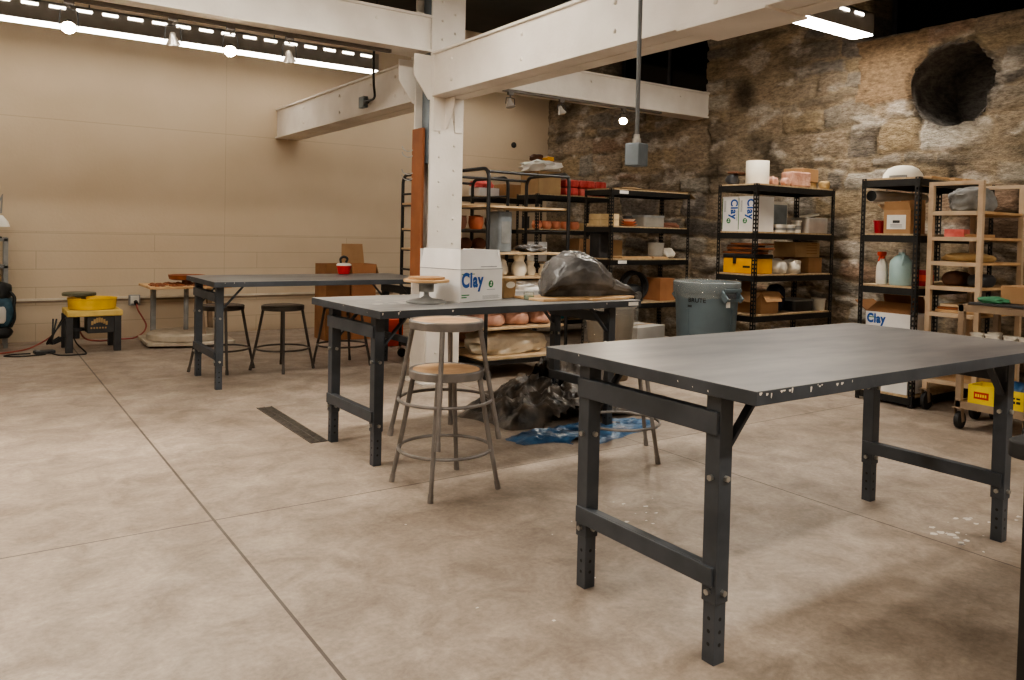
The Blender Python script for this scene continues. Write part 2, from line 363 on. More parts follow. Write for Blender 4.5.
def lettering(body, size, m, parent, o, r, u, name='lettering', bold=0.0, sx=1.0, align='LEFT'):
    cu = bpy.data.curves.new(name, 'FONT'); cu.body = body; cu.size = size; cu.offset = bold; cu.extrude = 0.0; cu.align_x = align; cu.space_character = 1.0+bold*22
    t = bpy.data.objects.new('tmp', cu); col.objects.link(t)
    me = bpy.data.meshes.new_from_object(t.evaluated_get(bpy.context.evaluated_depsgraph_get()))
    bpy.data.objects.remove(t)
    o = V(o); r = V(r); u = V(u); n = r.cross(u)
    for v in me.vertices: v.co = o + r * v.co.x * sx + u * v.co.y + n * 0.0015
    me.materials.clear(); me.materials.append(M[m]); me.name = name
    ob = bpy.data.objects.new(name, me); col.objects.link(ob); ob.parent = parent
    return ob
def decal(mb, o, r, u, w, h, off=0.0012):
    o = V(o); r = V(r); u = V(u); n = r.cross(u)*off
    return mb.add([o+n, o+r*w+n, o+r*w+u*h+n, o+u*h+n], [(0,1,2,3)])
def disc(mb, o, r, u, rad, n=20, off=0.0012):
    o = V(o); r = V(r); u = V(u); nn = r.cross(u)*off
    return mb.add([o+nn+(r*math.cos(2*PI*i/n)+u*math.sin(2*PI*i/n))*rad for i in range(n)], [tuple(range(n))])
def blob(rx, ry, rz, seed=0, amp=0.12, freq=2.0, ridge=0.0, sub=3, sq=1.0, flat=0.0, post=None):
    """a lump resting on z=0"""
    bm = bmesh.new(); bmesh.ops.create_icosphere(bm, subdivisions=sub, radius=1.0)
    mb = MB(); off = V((seed*3.1, seed*1.7, seed*0.9))
    for v in bm.verts:
        p = v.co.copy()
        if sq != 1.0: p = V([math.copysign(abs(t)**sq, t) for t in p])
        k = 1 + amp * noise.noise(p*freq + off)
        if ridge: k += ridge * (0.5 - abs(noise.noise(p*freq*2.2 + off*2))) * 1.6
        v.co = V((p.x*rx*k, p.y*ry*k, p.z*rz*k))
    zlo = -rz*(1-flat)
    for v in bm.verts:
        if v.co.z < zlo: v.co.z = zlo
        v.co.z -= zlo
        if post: v.co = post(v.co)
    lo = min(v.co.z for v in bm.verts)
    for v in bm.verts: v.co.z -= lo
    bm.verts.index_update()
    mb.add([v.co for v in bm.verts], [[v.index for v in f.verts] for f in bm.faces]); bm.free()
    return mb

def carton(name, loc, d, rz, m, label, cat='box', group=None, open_top=False, flaps=(), seam=True, bevel=0.004, flap_m=None):
    """closed or open corrugated box; origin at the centre of its base"""
    w, l, h = d; t = 0.005; mb = MB()
    if not open_top:
        mb.box((-w/2, -l/2, 0), (w/2, l/2, h))
    else:
        mb.box((-w/2, -l/2, 0), (w/2, l/2, t))
        mb.box((-w/2, -l/2, t), (w/2, -l/2+t, h)); mb.box((-w/2, l/2-t, t), (w/2, l/2, h))
        mb.box((-w/2, -l/2+t, t), (-w/2+t, l/2-t, h)); mb.box((w/2-t, -l/2+t, t), (w/2, l/2-t, h))
    o = mb.build(name, m, None, loc, rz, bevel=0 if open_top else bevel)
    tag(o, label, cat, group)
    if seam and not open_top:
        s = MB(); s.box((-w/2+0.002, -0.024, h), (w/2-0.002, 0.024, h+0.0015)); s.build('tape_strip', 'kraft' if m != 'white_card' else 'grey_card', o)
    for side, ang, fl in flaps:      # side of the flap, its angle above level (outwards), its length
        f = MB(); a = math.radians(ang)
        if side in '-y+y':
            sg = -1 if side == '-y' else 1
            p = [V((-w/2, sg*l/2, h)), V((w/2, sg*l/2, h))]; e = V((0, sg*math.cos(a), math.sin(a)))*fl; nn = V((0, -sg*math.sin(a), math.cos(a)))*t
        else:
            sg = -1 if side == '-x' else 1
            p = [V((sg*w/2, -l/2, h)), V((sg*w/2, l/2, h))]; e = V((sg*math.cos(a), 0, math.sin(a)))*fl; nn = V((-sg*math.sin(a), 0, math.cos(a)))*t
        tp = (p[1]-p[0])*0.05
        q = [p[0], p[1], p[1]+e-tp, p[0]+e+tp]
        f.add(q + [x+nn for x in q], [(0,1,2,3),(7,6,5,4),(0,4,5,1),(1,5,6,2),(2,6,7,3),(3,7,4,0)])
        f.build('flap', flap_m or m, o)
    return o

def green_mark(parent, o, r, u, rad):
    mb = MB(); disc(mb, o, r, u, rad); mb.cur = 1; disc(mb, V(o)+V(u)*rad*0.35+V(r)*rad*0.1, r, u, rad*0.3, off=0.002)
    mb.cur = 1; decal(mb, V(o)-V(r)*rad*0.45-V(u)*rad*0.45, r, u, rad*0.9, rad*0.28, 0.002)
    return mb.build('green_mark', ['green_ink', 'white_card'], parent, smooth=False)

# ------------------------------------------------------------------ room shell
XW, YW, X0, Y0, ZC = 7.57, 10.2, -3.5, -3.5, 4.3
mb = MB(); mb.box((X0-0.2, Y0-0.2, -0.2), (XW+1.3, YW+0.2, 0)); struct(mb.build('floor', 'floor', smooth=False))
mb = MB(); mb.box((X0-0.2, Y0-0.2, ZC), (XW+1.3, YW+0.2, ZC+0.1)); struct(mb.build('ceiling', 'ceiling_dark', smooth=False))
mb = MB(); mb.box((X0-0.2, YW, 0), (XW+1.3, YW+0.2, ZC)); struct(mb.build('wall_back', 'wall', smooth=False))
mb = MB(); mb.box((X0-0.2, Y0-0.2, 0), (X0, YW, ZC)); struct(mb.build('wall_left', 'wall', smooth=False))
mb = MB(); mb.box((X0, Y0-0.2, 0), (XW+1.3, Y0, ZC)); struct(mb.build('wall_front', 'wall', smooth=False))

HC, HR = (3.85, 2.80), 0.385            # round hole broken through the stone wall
WINS = [(6.9, 8.9, 3.16, 4.3), (1.6, 4.72, 3.40, 4.3)]
def hole_r(ang):
    return HR*(1 + 0.05*noise.noise((math.cos(ang)*2, math.sin(ang)*2, 2.0)) + 0.16*noise.noise((math.cos(ang)*5, math.sin(ang)*5, 4.0))*max(0.0, min(1.0, 0.4-math.cos(ang))))
def stone_wall():
    rnd = random.Random(11)
    ya, yb, st = -3.5, YW, 0.027
    rows = []; z = 0.0
    while z < ZC + 0.3:
        h = rnd.choice([0.10, 0.13, 0.16, 0.2, 0.25, 0.3]); seq = []; y = ya - rnd.random()
        while y < yb + 0.5:
            w = rnd.uniform(0.18, 0.75) * (0.7 + h*2.2)
            b = rnd.random()
            if b < 0.34: c = (150, 130, 106)
            elif b < 0.54: c = (160, 136, 102)
            elif b < 0.72: c = (142, 130, 114)
            elif b < 0.84: c = (176, 166, 150)
            elif b < 0.93: c = (148, 118, 94)
            else: c = (122, 112, 102)
            k = rnd.uniform(0.86, 1.1); g0 = sum(c)/3; c = tuple(v*0.74+g0*0.26 for v in c)
            seq.append((y, y+w, lin(tuple(min(255, v*k) for v in c)), rnd.uniform(0.35, 1.0), rnd.uniform(-0.25, 0.25)))
            y += w
        rows.append((z, z+h, seq)); z += h
    mortar = lin((158, 142, 120))
    ny = int((yb-ya)/st); nz = int(ZC/st)
    vs = []; cs = []; holes = set()
    for j in range(nz+1):
        ri = 0
        for i in range(ny+1):
            z = ZC*j/nz
            y = ya + (yb-ya)*i/ny
            n1 = noise.noise((y*1.7, z*1.7, 3.0)); n2 = noise.noise((y*1.7, z*1.7, 9.0))
            n3 = noise.noise((y*7, z*7, 5.0)); n4 = noise.noise((y*7, z*7, 15.0))
            yy = y + n1*0.12 + n3*0.045; zz = z + n2*0.075 + n4*0.03
            zz = min(max(zz, 0.0), ZC+0.25)
            while rows[ri][1] <= zz: ri += 1
            while rows[ri][0] > zz: ri -= 1
            za, zb, seq = rows[ri]
            lo, hi = 0, len(seq)-1
            while lo < hi:
                m = (lo+hi)//2
                if seq[m][1] <= yy: lo = m+1
                else: hi = m
            a, b, c, amp, tilt = seq[lo]
            d = min(yy-a, b-yy, (zz-za)*1.0, (zb-zz)*1.0)
            smear = noise.noise((y*0.9+4, z*1.1, 21.0))*0.5+0.5             # where mortar is smeared over the stones
            e = max(0.0, min(1.0, (d-0.004)/0.03)); e = e*e*(3-2*e)
            e *= 1.0 - 0.75*max(0.0, min(1.0, (smear-0.46)*5))
            f = noise.fractal((y*5, z*11, 1.0), 0.9, 2.1, 5)
            f2 = noise.fractal((y*14, z*26, 8.0), 0.8, 2.1, 4)
            out = e*amp*0.042*(1+tilt*((zz-za)/(zb-za)-0.5)*3) + f*0.016*(0.5+0.5*e) + f2*0.008
            out -= 0.02*(1-e) * (0.6 + 0.6*noise.noise((y*3, z*3, 31.0)))
            sh = 0.9 + 0.16*f
            cc = [max(0.0, (mortar[k]*(1-e)+c[k]*e)*sh) for k in range(3)]
            dk = (1-e)*max(0.0, noise.noise((y*2.3, z*2.3, 41.0))+0.05)*1.5       # open dark joints
            cc = [v*(1-min(0.72, dk)) for v in cc]
            wt_ = max(0.0, min(0.55, (noise.fractal((y*2.2+7, z*4.5, 51.0), 0.9, 2.0, 5)-0.28)*2.2)); cc = [cc[k]*(1-wt_)+(0.56, 0.50, 0.43)[k]*wt_ for k in range(3)]
            # plaster patch around the hole
            if 4.1+n1*0.06 < y < 4.8+n3*0.05 and 2.72+n4*0.06 < z < 3.36+n2*0.04:
                out = 0.035+f2*0.004; pc = lin((140, 118, 94)); cc = [pc[k]*(0.92+0.1*f) for k in range(3)]
            dy, dz = y-HC[0], z-HC[1]; ang = math.atan2(dz, dy)
            rr = hole_r(ang)
            rad = math.hypot(dy, dz)
            x = XW - out
            if abs(rad-rr) < 0.0165:
                q = rr/rad; y, z = HC[0]+dy*q, HC[1]+dz*q; rad = rr
            if rad < rr-0.004: holes.add(len(vs))
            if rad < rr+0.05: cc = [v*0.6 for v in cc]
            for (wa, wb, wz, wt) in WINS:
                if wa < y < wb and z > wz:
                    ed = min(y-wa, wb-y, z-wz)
                    x = XW + 0.45*min(1.0, ed/0.03) + f*0.02; cc = [v*0.30 for v in cc]  # window recess darkened, its shade put into the stone colour
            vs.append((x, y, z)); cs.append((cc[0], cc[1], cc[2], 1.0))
    W = ny+1
    fs = [(j*W+i, (j+1)*W+i, (j+1)*W+i+1, j*W+i+1) for j in range(nz) for i in range(ny)]
    fs = [f for f in fs if not any(q in holes for q in f)]
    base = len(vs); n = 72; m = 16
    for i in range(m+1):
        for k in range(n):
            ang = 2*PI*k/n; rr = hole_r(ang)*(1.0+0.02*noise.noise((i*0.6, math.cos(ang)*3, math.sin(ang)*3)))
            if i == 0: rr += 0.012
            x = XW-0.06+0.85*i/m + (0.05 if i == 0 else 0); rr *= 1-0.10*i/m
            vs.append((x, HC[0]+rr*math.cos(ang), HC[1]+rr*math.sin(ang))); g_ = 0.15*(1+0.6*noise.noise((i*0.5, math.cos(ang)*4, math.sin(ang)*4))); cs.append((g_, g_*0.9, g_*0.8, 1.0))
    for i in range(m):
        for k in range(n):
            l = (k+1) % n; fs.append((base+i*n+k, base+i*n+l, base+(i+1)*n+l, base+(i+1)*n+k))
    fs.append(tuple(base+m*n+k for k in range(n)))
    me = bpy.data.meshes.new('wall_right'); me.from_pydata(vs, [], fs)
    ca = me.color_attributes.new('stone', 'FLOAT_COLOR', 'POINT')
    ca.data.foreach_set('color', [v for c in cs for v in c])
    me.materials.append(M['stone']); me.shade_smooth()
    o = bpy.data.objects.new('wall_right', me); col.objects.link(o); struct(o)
    mb = MB(); mb.box((XW+0.95, Y0-0.2, 0), (XW+1.05, YW+0.2, ZC)); struct(mb.build('wall_outer', 'ceiling_dark', smooth=False))
stone_wall()
for i, (wa, wb, wz, wt) in enumerate(WINS):
    mb = MB(); mb.box((XW+0.36, wa+0.035, wz+0.035), (XW+0.38, wb-0.035, ZC-0.02))
    w = struct(mb.build('window_%d' % (i+1), 'night_glass', smooth=False))
    mb = MB(); y = wa+0.05
    while y < wb-0.04:
        mb.box((XW+0.33, y, wz+0.035), (XW+0.37, y+0.04, ZC-0.02)); y += (wb-wa-0.14)/2
    mb.build('window_frame', 'dark_grey', w, smooth=False)

# ------------------------------------------------------------------ steel frame
CX0, CX1, CY0, CY1 = 3.205, 3.53, 6.0, 6.31
BX0, BX1, BZ0, BZ1 = 3.21, 3.52, 2.46, 2.835
def rivet(mb, p, n, r=0.014): mb.tube([V(p), V(p)+V(n)*0.008, V(p)+V(n)*0.014], [r, r*0.85, r*0.35], 8)
c = MB()
c.box((CX0, CY0, 0), (CX1, CY0+0.022, ZC)); c.box((CX0, CY1-0.022, 0), (CX1, CY1, ZC))
c.box((3.34, CY0+0.022, 0), (3.395, CY1-0.022, ZC))
column = struct(c.build('column', 'white_paint', bevel=0.004)); 
r = MB(); rnd = random.Random(3)
for k in range(20):
    z = 0.25 + k*0.105
    for x in (CX0+0.09, CX1-0.09):
        if (k + (x > 3.4)) % 2 == 0: rivet(r, (x, CY0, z + 0.02), (0, -1, 0), 0.013)
for k in range(4):
    rivet(r, (CX0+0.1, CY0, 2.95+k*0.16), (0, -1, 0)); rivet(r, (CX1-0.1, CY0, 3.02+k*0.16), (0, -1, 0))
r.build('rivet', 'white_paint', column)
b = MB(); b.box((CX0-0.06, CY0-0.06, 0), (CX1+0.06, CY1+0.06, 0.018)); b.build('base_plate', 'white_paint', column, bevel=0.003)
# stiffened bracket under the long beam and clipped gusset on the side of the column
g = MB()
g.prism([(CX0+0.02, 2.455), (CX0+0.10, 2.455), (CX0+0.10, 2.17), (CX0+0.03, 2.17)], CY0-0.012, CY0, lambda x, z, y: (x, y, z))
g.prism([(CY0-0.15, 2.455), (CY0, 2.455), (CY0, 2.19), (CY0-0.035, 2.2), (CY0-0.15, 2.38)], 3.345, 3.36, lambda y, z, x: (x, y, z))
g.prism([(CX1-0.11, 2.455), (CX1-0.02, 2.455), (CX1-0.02, 2.17), (CX1-0.09, 2.17)], CY0-0.012, CY0, lambda x, z, y: (x, y, z))
g.build('seat_bracket', 'white_paint', column, bevel=0.002)
g = MB()
for y in (CY0+0.002, CY1-0.016):
    g = MB(); g.prism([(CX0-0.16, 2.80), (CX0, 2.80), (CX0+0.02, 2.43), (CX0-0.02, 2.43), (CX0-0.16, 2.62)], y, y+0.014, lambda x, z, yy: (x, yy, z))
    g.build('gusset_plate', 'white_paint', column, bevel=0.002)
g = MB(); g.tube([(CX0+0.07, 6.155, 1.9), (CX0+0.07, 6.155, ZC)], 0.062, 16); g.build('conduit', 'junction_grey', column)  # conduit made oversize and grey-blue to darken the groove

def beam_y(name, ya, yb, weld):
    b = MB(); t = 0.022
    b.box((BX0, ya, BZ0), (BX1, yb, BZ0+t)); b.box((BX0, ya, BZ1-t), (BX1, yb, BZ1))
    b.box((BX0+0.022, ya, BZ0+t), (BX0+0.05, yb, BZ1-t)); b.box((BX1-0.05, ya, BZ0+t), (BX1-0.022, yb, BZ1-t))
    b.box((BX0+0.15, ya, BZ0-0.006), (BX0+0.165, yb, BZ0))
    o = struct(b.build(name, 'white_paint', bevel=0.003))
    r = MB()
    for y in weld:
        for z in (BZ0+0.10, BZ1-0.10): rivet(r, (BX0+0.022, y, z), (-1, 0, 0), 0.016)
    r.build('bolt', 'white_paint', o)
    return o
beam_y('beam', CY1, YW, [6.55, 6.75, 7.3, 8.1, 9.2])
bn = beam_y('beam', Y0, CY0, [5.7, 4.7, 3.7, 2.9])
p = MB(); p.box((BX0-0.012, 2.55, BZ0-0.014), (BX1+0.02, 3.15, BZ0+0.002)); p.build('splice_plate', 'white_paint', bn, bevel=0.003)
def beam_x(name, xa, xb, ya, yb, za, zb):
    b = MB(); t = 0.022; ym = (ya+yb)/2
    b.box((xa, ya, za), (xb, yb, za+t)); b.box((xa, ya, zb-t), (xb, yb, zb)); b.box((xa, ya+0.02, za+t), (xb, ya+0.05, zb-t)); b.box((xa, yb-0.05, za+t), (xb, yb-0.02, zb-t))
    o = struct(b.build(name, 'white_paint', bevel=0.003)); r = MB()
    x = xb-0.5
    while x > xa: rivet(r, (x, ya+0.02, zb-0.1), (0, -1, 0), 0.016); x -= 1.4
    r.build('bolt', 'white_paint', o); return o
beam_x('beam', X0, CX0, 6.0, 6.3, 2.832, 3.14)
beam_x('beam', CX1+0.02, XW-0.005, 6.83, 7.09, 2.80, 3.12)

# plank with coat hooks on the column
pk = MB(); pk.box((CX0-0.03, 6.085, 0.92), (CX0-0.004, 6.275, 2.20))
plank = tag(pk.build('hook_board', 'plank_orange', bevel=0.003), 'orange-brown wooden plank with coat hooks fixed upright on the white steel column', 'board')
for z in (2.02, 1.82):
    for dz in (0.0, -0.05):
        h = MB(); h.tube(smooth_path([(CX0-0.03, 6.255, z+dz), (CX0-0.06, 6.275, z+dz-0.015), (CX0-0.10, 6.29, z+dz), (CX0-0.115, 6.295, z+dz+0.03)], 4), 0.0045, 6)
        h.build('hook', 'bolt', plank)

# fluorescent battens and track lights
def batten(xa, xb, y, label, lensm='lens'):
    z = 3.29; w = 0.11
    f = MB(); f.box((xa, y-w, z+0.012), (xb, y-w+0.006, z+0.21)); f.box((xa, y+w-0.006, z+0.012), (xb, y+w, z+0.21)); f.box((xa, y-w, z+0.195), (xb, y+w, z+0.21))
    f.box((xa, y-w, z+0.012), (xa+0.006, y+w, z+0.21)); f.box((xb-0.006, y-w, z+0.012), (xb, y+w, z+0.21))
    o = f.build('fluorescent_fixture', 'fixture', smooth=False); tag(o, label, 'light', 'fluorescent ceiling lights')
    l = MB(); l.box((xa+0.008, y-w+0.008, z), (xb-0.008, y+w-0.008, z+0.012)); l.build('lens', lensm, o, smooth=False)
    s = MB(); x = xa+0.08
    while x < xb-0.2:
        for sg in (-1, 1): s.box((x, y+sg*(w+0.002)-0.003, z+0.155), (x+0.14, y+sg*(w+0.002)+0.003, z+0.178))
        x += 0.235
    sg_ = s.build('slot_grille', 'slot', o, smooth=False); sg_['kind'] = 'stuff'
    h = MB()
    x = xa+0.4
    while x < xb:
        h = MB(); h.cyl((x, y, z+0.21), (x, y, ZC), 0.006, n=6); h.build('hanger_rod', 'dark_grey', o); x += 1.9
batten(-3.2, 4.17, 9.3, 'long glowing fluorescent strip light running above the cream block wall', 'lens_wall')
batten(4.75, 6.98, 9.3, 'short end of fluorescent strip seen under the white beam by the stone corner', 'lens_wall')
batten(-3.2, 2.6, 4.5, 'fluorescent strip light hung behind the white column beam, out over the floor')
batten(3.9, 7.12, 4.5, 'bright fluorescent strip light ending close to the round hole in stone wall')
batten(-3.2, 6.9, -0.6, 'fluorescent strip light hung over the front of the workshop')

def track(xa, xb, y, z, label):
    t = MB(); t.box((xa, y-0.018, z-0.026), (xb, y+0.018, z)); return tag(t.build('lighting_track', 'track', smooth=False), label, 'track')
track(X0+0.1, 2.9, 6.16, 2.831, 'long dark lighting track under the beam beside the cream wall')
track(4.5, 6.75, 6.86, 2.799, 'short dark lighting track under the beam that meets the stone wall')
def spot(x, y, z, on, aim, label):
    o = empty('track_spotlight', (x, y, z), 0, label, 'spotlight', 'track spotlights')
    s = MB(); s.cbox((0, 0, -0.015), (0.06, 0.032, 0.03)); s.cyl((0, 0, -0.03), (0, 0, -0.055), 0.008, n=8); s.build('track_adapter', 'track', o)
    d = V(aim).normalized(); R = V((0,0,-1)).rotation_difference(d).to_matrix()
    y_ = MB(); dp = 0.165 if z > 2.79 else 0.125; pv = V((0, 0, -dp))
    for sg in (-1, 1): y_.tube([V((0,0,-0.055)), V((sg*0.05, 0, -0.062)), V((sg*0.056, 0, -dp))], 0.0045, 6)
    y_.build('yoke', 'dark_grey', o)
    h = MB(); h.lathe([(0.012, 0.06), (0.02, 0.05), (0.026, 0.02), (0.047, -0.02), (0.05, -0.03)], 18, pv, R, capt=True, capb=False); hd = h.build('lamp_head', 'lamp_off' if not on else 'chrome', o)
    g = MB(); g.lathe([(0.044, -0.028), (0.038, -0.042), (0.028, -0.056), (0.010, -0.062)] if on else [(0.046, -0.029), (0.036, -0.036), (0.012, -0.04)], 18, pv, R, capb=False); g.build('lamp_glass', 'lamp_on' if on else 'lamp_off', hd)
    if on:
        L = bpy.data.lights.new('spot_beam', 'SPOT'); L.energy = on; L.spot_size = math.radians(95); L.spot_blend = 0.7; L.color = (1.0, 0.86, 0.68); L.shadow_soft_size = 0.04
        lo = bpy.data.objects.new('spot_beam', L); col.objects.link(lo); lo.parent = o; lo.location = pv + d*0.06; lo.rotation_euler = V((0,0,-1)).rotation_difference(d).to_euler()
zt = 2.805
spot(0.542, 6.16, zt, 40, (-0.1, -0.75, -0.7), 'lit spotlight glowing on the track above the yellow potter\'s wheel')
spot(1.195, 6.16, zt, 0, (0.15, 0.3, -1), 'unlit spotlight hanging between the two glowing track lamps')
spot(1.595, 6.16, zt, 40, (-0.2, -0.75, -0.7), 'lit spotlight glowing on the track above the two low stools')
spot(2.04, 6.16, zt, 0, (0.25, 0.35, -1), 'unlit spotlight on the track, next to the hanging black cord')
zt2 = 2.773
spot(4.59, 6.86, zt2, 0, (0.1, -0.2, -1), 'unlit spotlight at the start of the short track, against the cream wall')
spot(5.26, 6.86, zt2, 0, (0.3, -0.2, -1), 'unlit spotlight midway on the short track, against the stone')
spot(6.16, 6.86, zt2, 40, (-0.6, -0.5, -0.7), 'small lit spotlight glowing behind the hanging conduit')
spot(-1.2, 6.16, zt, 60, (0.2, -0.3, -1), 'lit spotlight on the long track beyond the picture edge')  # unseen lamp that helps light the room
# hanging conduit with its grey junction box
h = empty('hanging_junction_box', (3.02, 3.25, 0), 0, 'grey junction box hanging from the ceiling on a dark conduit', 'junction box')
b = MB(); b.cbox((0, 0, 1.76), (0.10, 0.09, 0.125), Matrix.Rotation(0.25, 3, 'Z')); bo = b.build('box', 'junction_grey', h, bevel=0.006)
b = MB(); b.cyl((0, 0, 1.8225), (0, 0, 1.85), 0.024, n=14); b.cyl((0, 0, 1.85), (0, 0, 1.872), 0.018, n=14); b.build('connector', 'bolt', h)
b = MB(); b.cyl((0, 0, 1.872), (0, 0, 2.62), 0.0125, n=12); b.cyl((0,0,2.62), (0,0,ZC), 0.011, n=12); b.build('conduit', 'conduit', h)
# cord and outlet on the beam
o = empty('beam_outlet', (BX0+0.022, 7.42, 2.575), 0, 'small grey outlet box on the white beam web with black cord plugged in', 'outlet')
b = MB(); b.box((-0.05, -0.06, -0.05), (-0.001, 0.06, 0.06)); b.build('box', 'junction_grey', o, bevel=0.004)
b = MB(); b.cyl((-0.03, -0.06, 0), (-0.03, -0.12, 0), 0.022, n=12); b.build('plug', 'dark_grey', o)
c = MB(); c.tube(smooth_path([(3.195, 7.3, 2.574), (3.17, 7.18, 2.565), (3.13, 6.98, 2.57), (3.06, 6.85, 2.68), (2.99, 6.7, 2.9), (2.96, 6.6, 3.12), (2.95, 6.55, 3.4)], 8), 0.011, 8)
tag(c.build('power_cord', 'cord_black'), 'black cord hanging in a curve beside the white beam', 'cord')

# wall conduit, outlet, smoke detector
c = MB(); c.box((-1.2, YW-0.026, 0.452), (4.9, YW-0.001, 0.475)); c.cur = 1; c.box((-1.2, YW-0.018, 0.43), (4.9, YW-0.002, 0.452))
tag(c.build('wall_raceway', ['conduit_white', 'beige_dark'], smooth=False), 'cream painted surface conduit running low along the block wall', 'conduit')
o = empty('wall_outlet', (1.576, YW-0.05, 0.43), 0, 'metal outlet box on the cream wall with a red cord plugged in', 'outlet')
b = MB(); b.box((-0.06, -0.05, -0.055), (0.06, 0.0, 0.07)); b.build('box', 'mid_grey', o, bevel=0.006)
b = MB(); b.box((-0.045, -0.055, -0.03), (0.045, -0.05, 0.06)); b.build('face_plate', 'white_plastic', o, bevel=0.002)
b = MB(); b.cyl((0.01, -0.055, -0.01), (0.01, -0.10, -0.03), 0.022, n=12); b.build('plug', 'cord_black', o)
c = MB(); c.tube(smooth_path([(1.586, 10.05, 0.40), (1.6, 10.03, 0.33), (1.65, 10.04, 0.24), (1.69, 10.04, 0.15), (1.66, 10.03, 0.07), (1.56, 10.01, 0.012), (1.42, 9.97, 0.01), (1.2, 9.92, 0.01), (1.05, 9.85, 0.05), (0.98, 9.75, 0.16), (0.97, 9.66, 0.24)], 8), 0.009, 8)
tag(c.build('power_cord', 'cord_red'), 'red cord drooping from the wall outlet to the yellow wheel', 'cord')
c = MB(); c.tube(smooth_path([(0.72, 9.62, 0.13), (0.6, 9.62, 0.05), (0.46, 9.5, 0.012), (0.2, 9.3, 0.012), (-0.15, 9.1, 0.01), (-0.6, 8.9, 0.01)], 8), 0.008, 8)
tag(c.build('power_cord', 'cord_red'), 'red cord lying on the floor at the picture edge by the cream wall', 'cord')
d = MB(); d.lathe([(0.045, 0), (0.045, 0.012), (0.03, 0.022), (0.0, 0.024)], 18, (0, 0, 0), V((0,0,1)).rotation_difference(V((0,-1,0))).to_matrix(), capt=False)
tag(d.build('wall_sensor', 'rubber', None, (6.905, YW, 2.68)), 'small round black sensor high on the cream wall by stone corner', 'sensor')

# trench drain in the floor
o = empty('floor_drain', (1.77, 5.23, 0), 0, 'long narrow dark drain grate set in the concrete floor', 'drain')
b = MB(); b.box((-0.055, -0.56, 0.0), (0.055, 0.56, 0.0015)); b.build('channel', 'rubber', o, smooth=False)
b = MB()
for k in range(56): b.box((-0.05, -0.55+k*0.0198, 0.0015), (0.05, -0.55+k*0.0198+0.009, 0.004))
for x in (-0.055, -0.002, 0.05): b.box((x, -0.56, 0.0015), (x+0.005, 0.56, 0.005))
b.build('grate', 'drain', o, smooth=False)
mb = MB(); rnd = random.Random(5)
def splat(mb, x, y, r):
    n = 9; pts = []
    for k in range(n):
        a = 2*PI*k/n; q = r*rnd.uniform(0.45, 1.2); pts.append((x+q*math.cos(a)*1.3, y+q*math.sin(a), 0.0012))
    mb.add(pts, [tuple(range(n))])
for k in range(26): splat(mb, 3.75+rnd.gauss(0, 0.16), 1.76+rnd.gauss(0, 0.05), rnd.uniform(0.004, 0.02))
for k in range(14): splat(mb, 2.62+rnd.gauss(0, 0.15), 2.75+rnd.gauss(0, 0.12), rnd.uniform(0.003, 0.012))
for k in range(10): splat(mb, rnd.uniform(1.0, 2.5), rnd.uniform(1.6, 3.2), rnd.uniform(0.003, 0.007))
o = mb.build('paint_drips', 'drip', smooth=False); tag(o, 'white paint drips dried on the concrete floor by the big table', 'paint drips', kind='stuff')

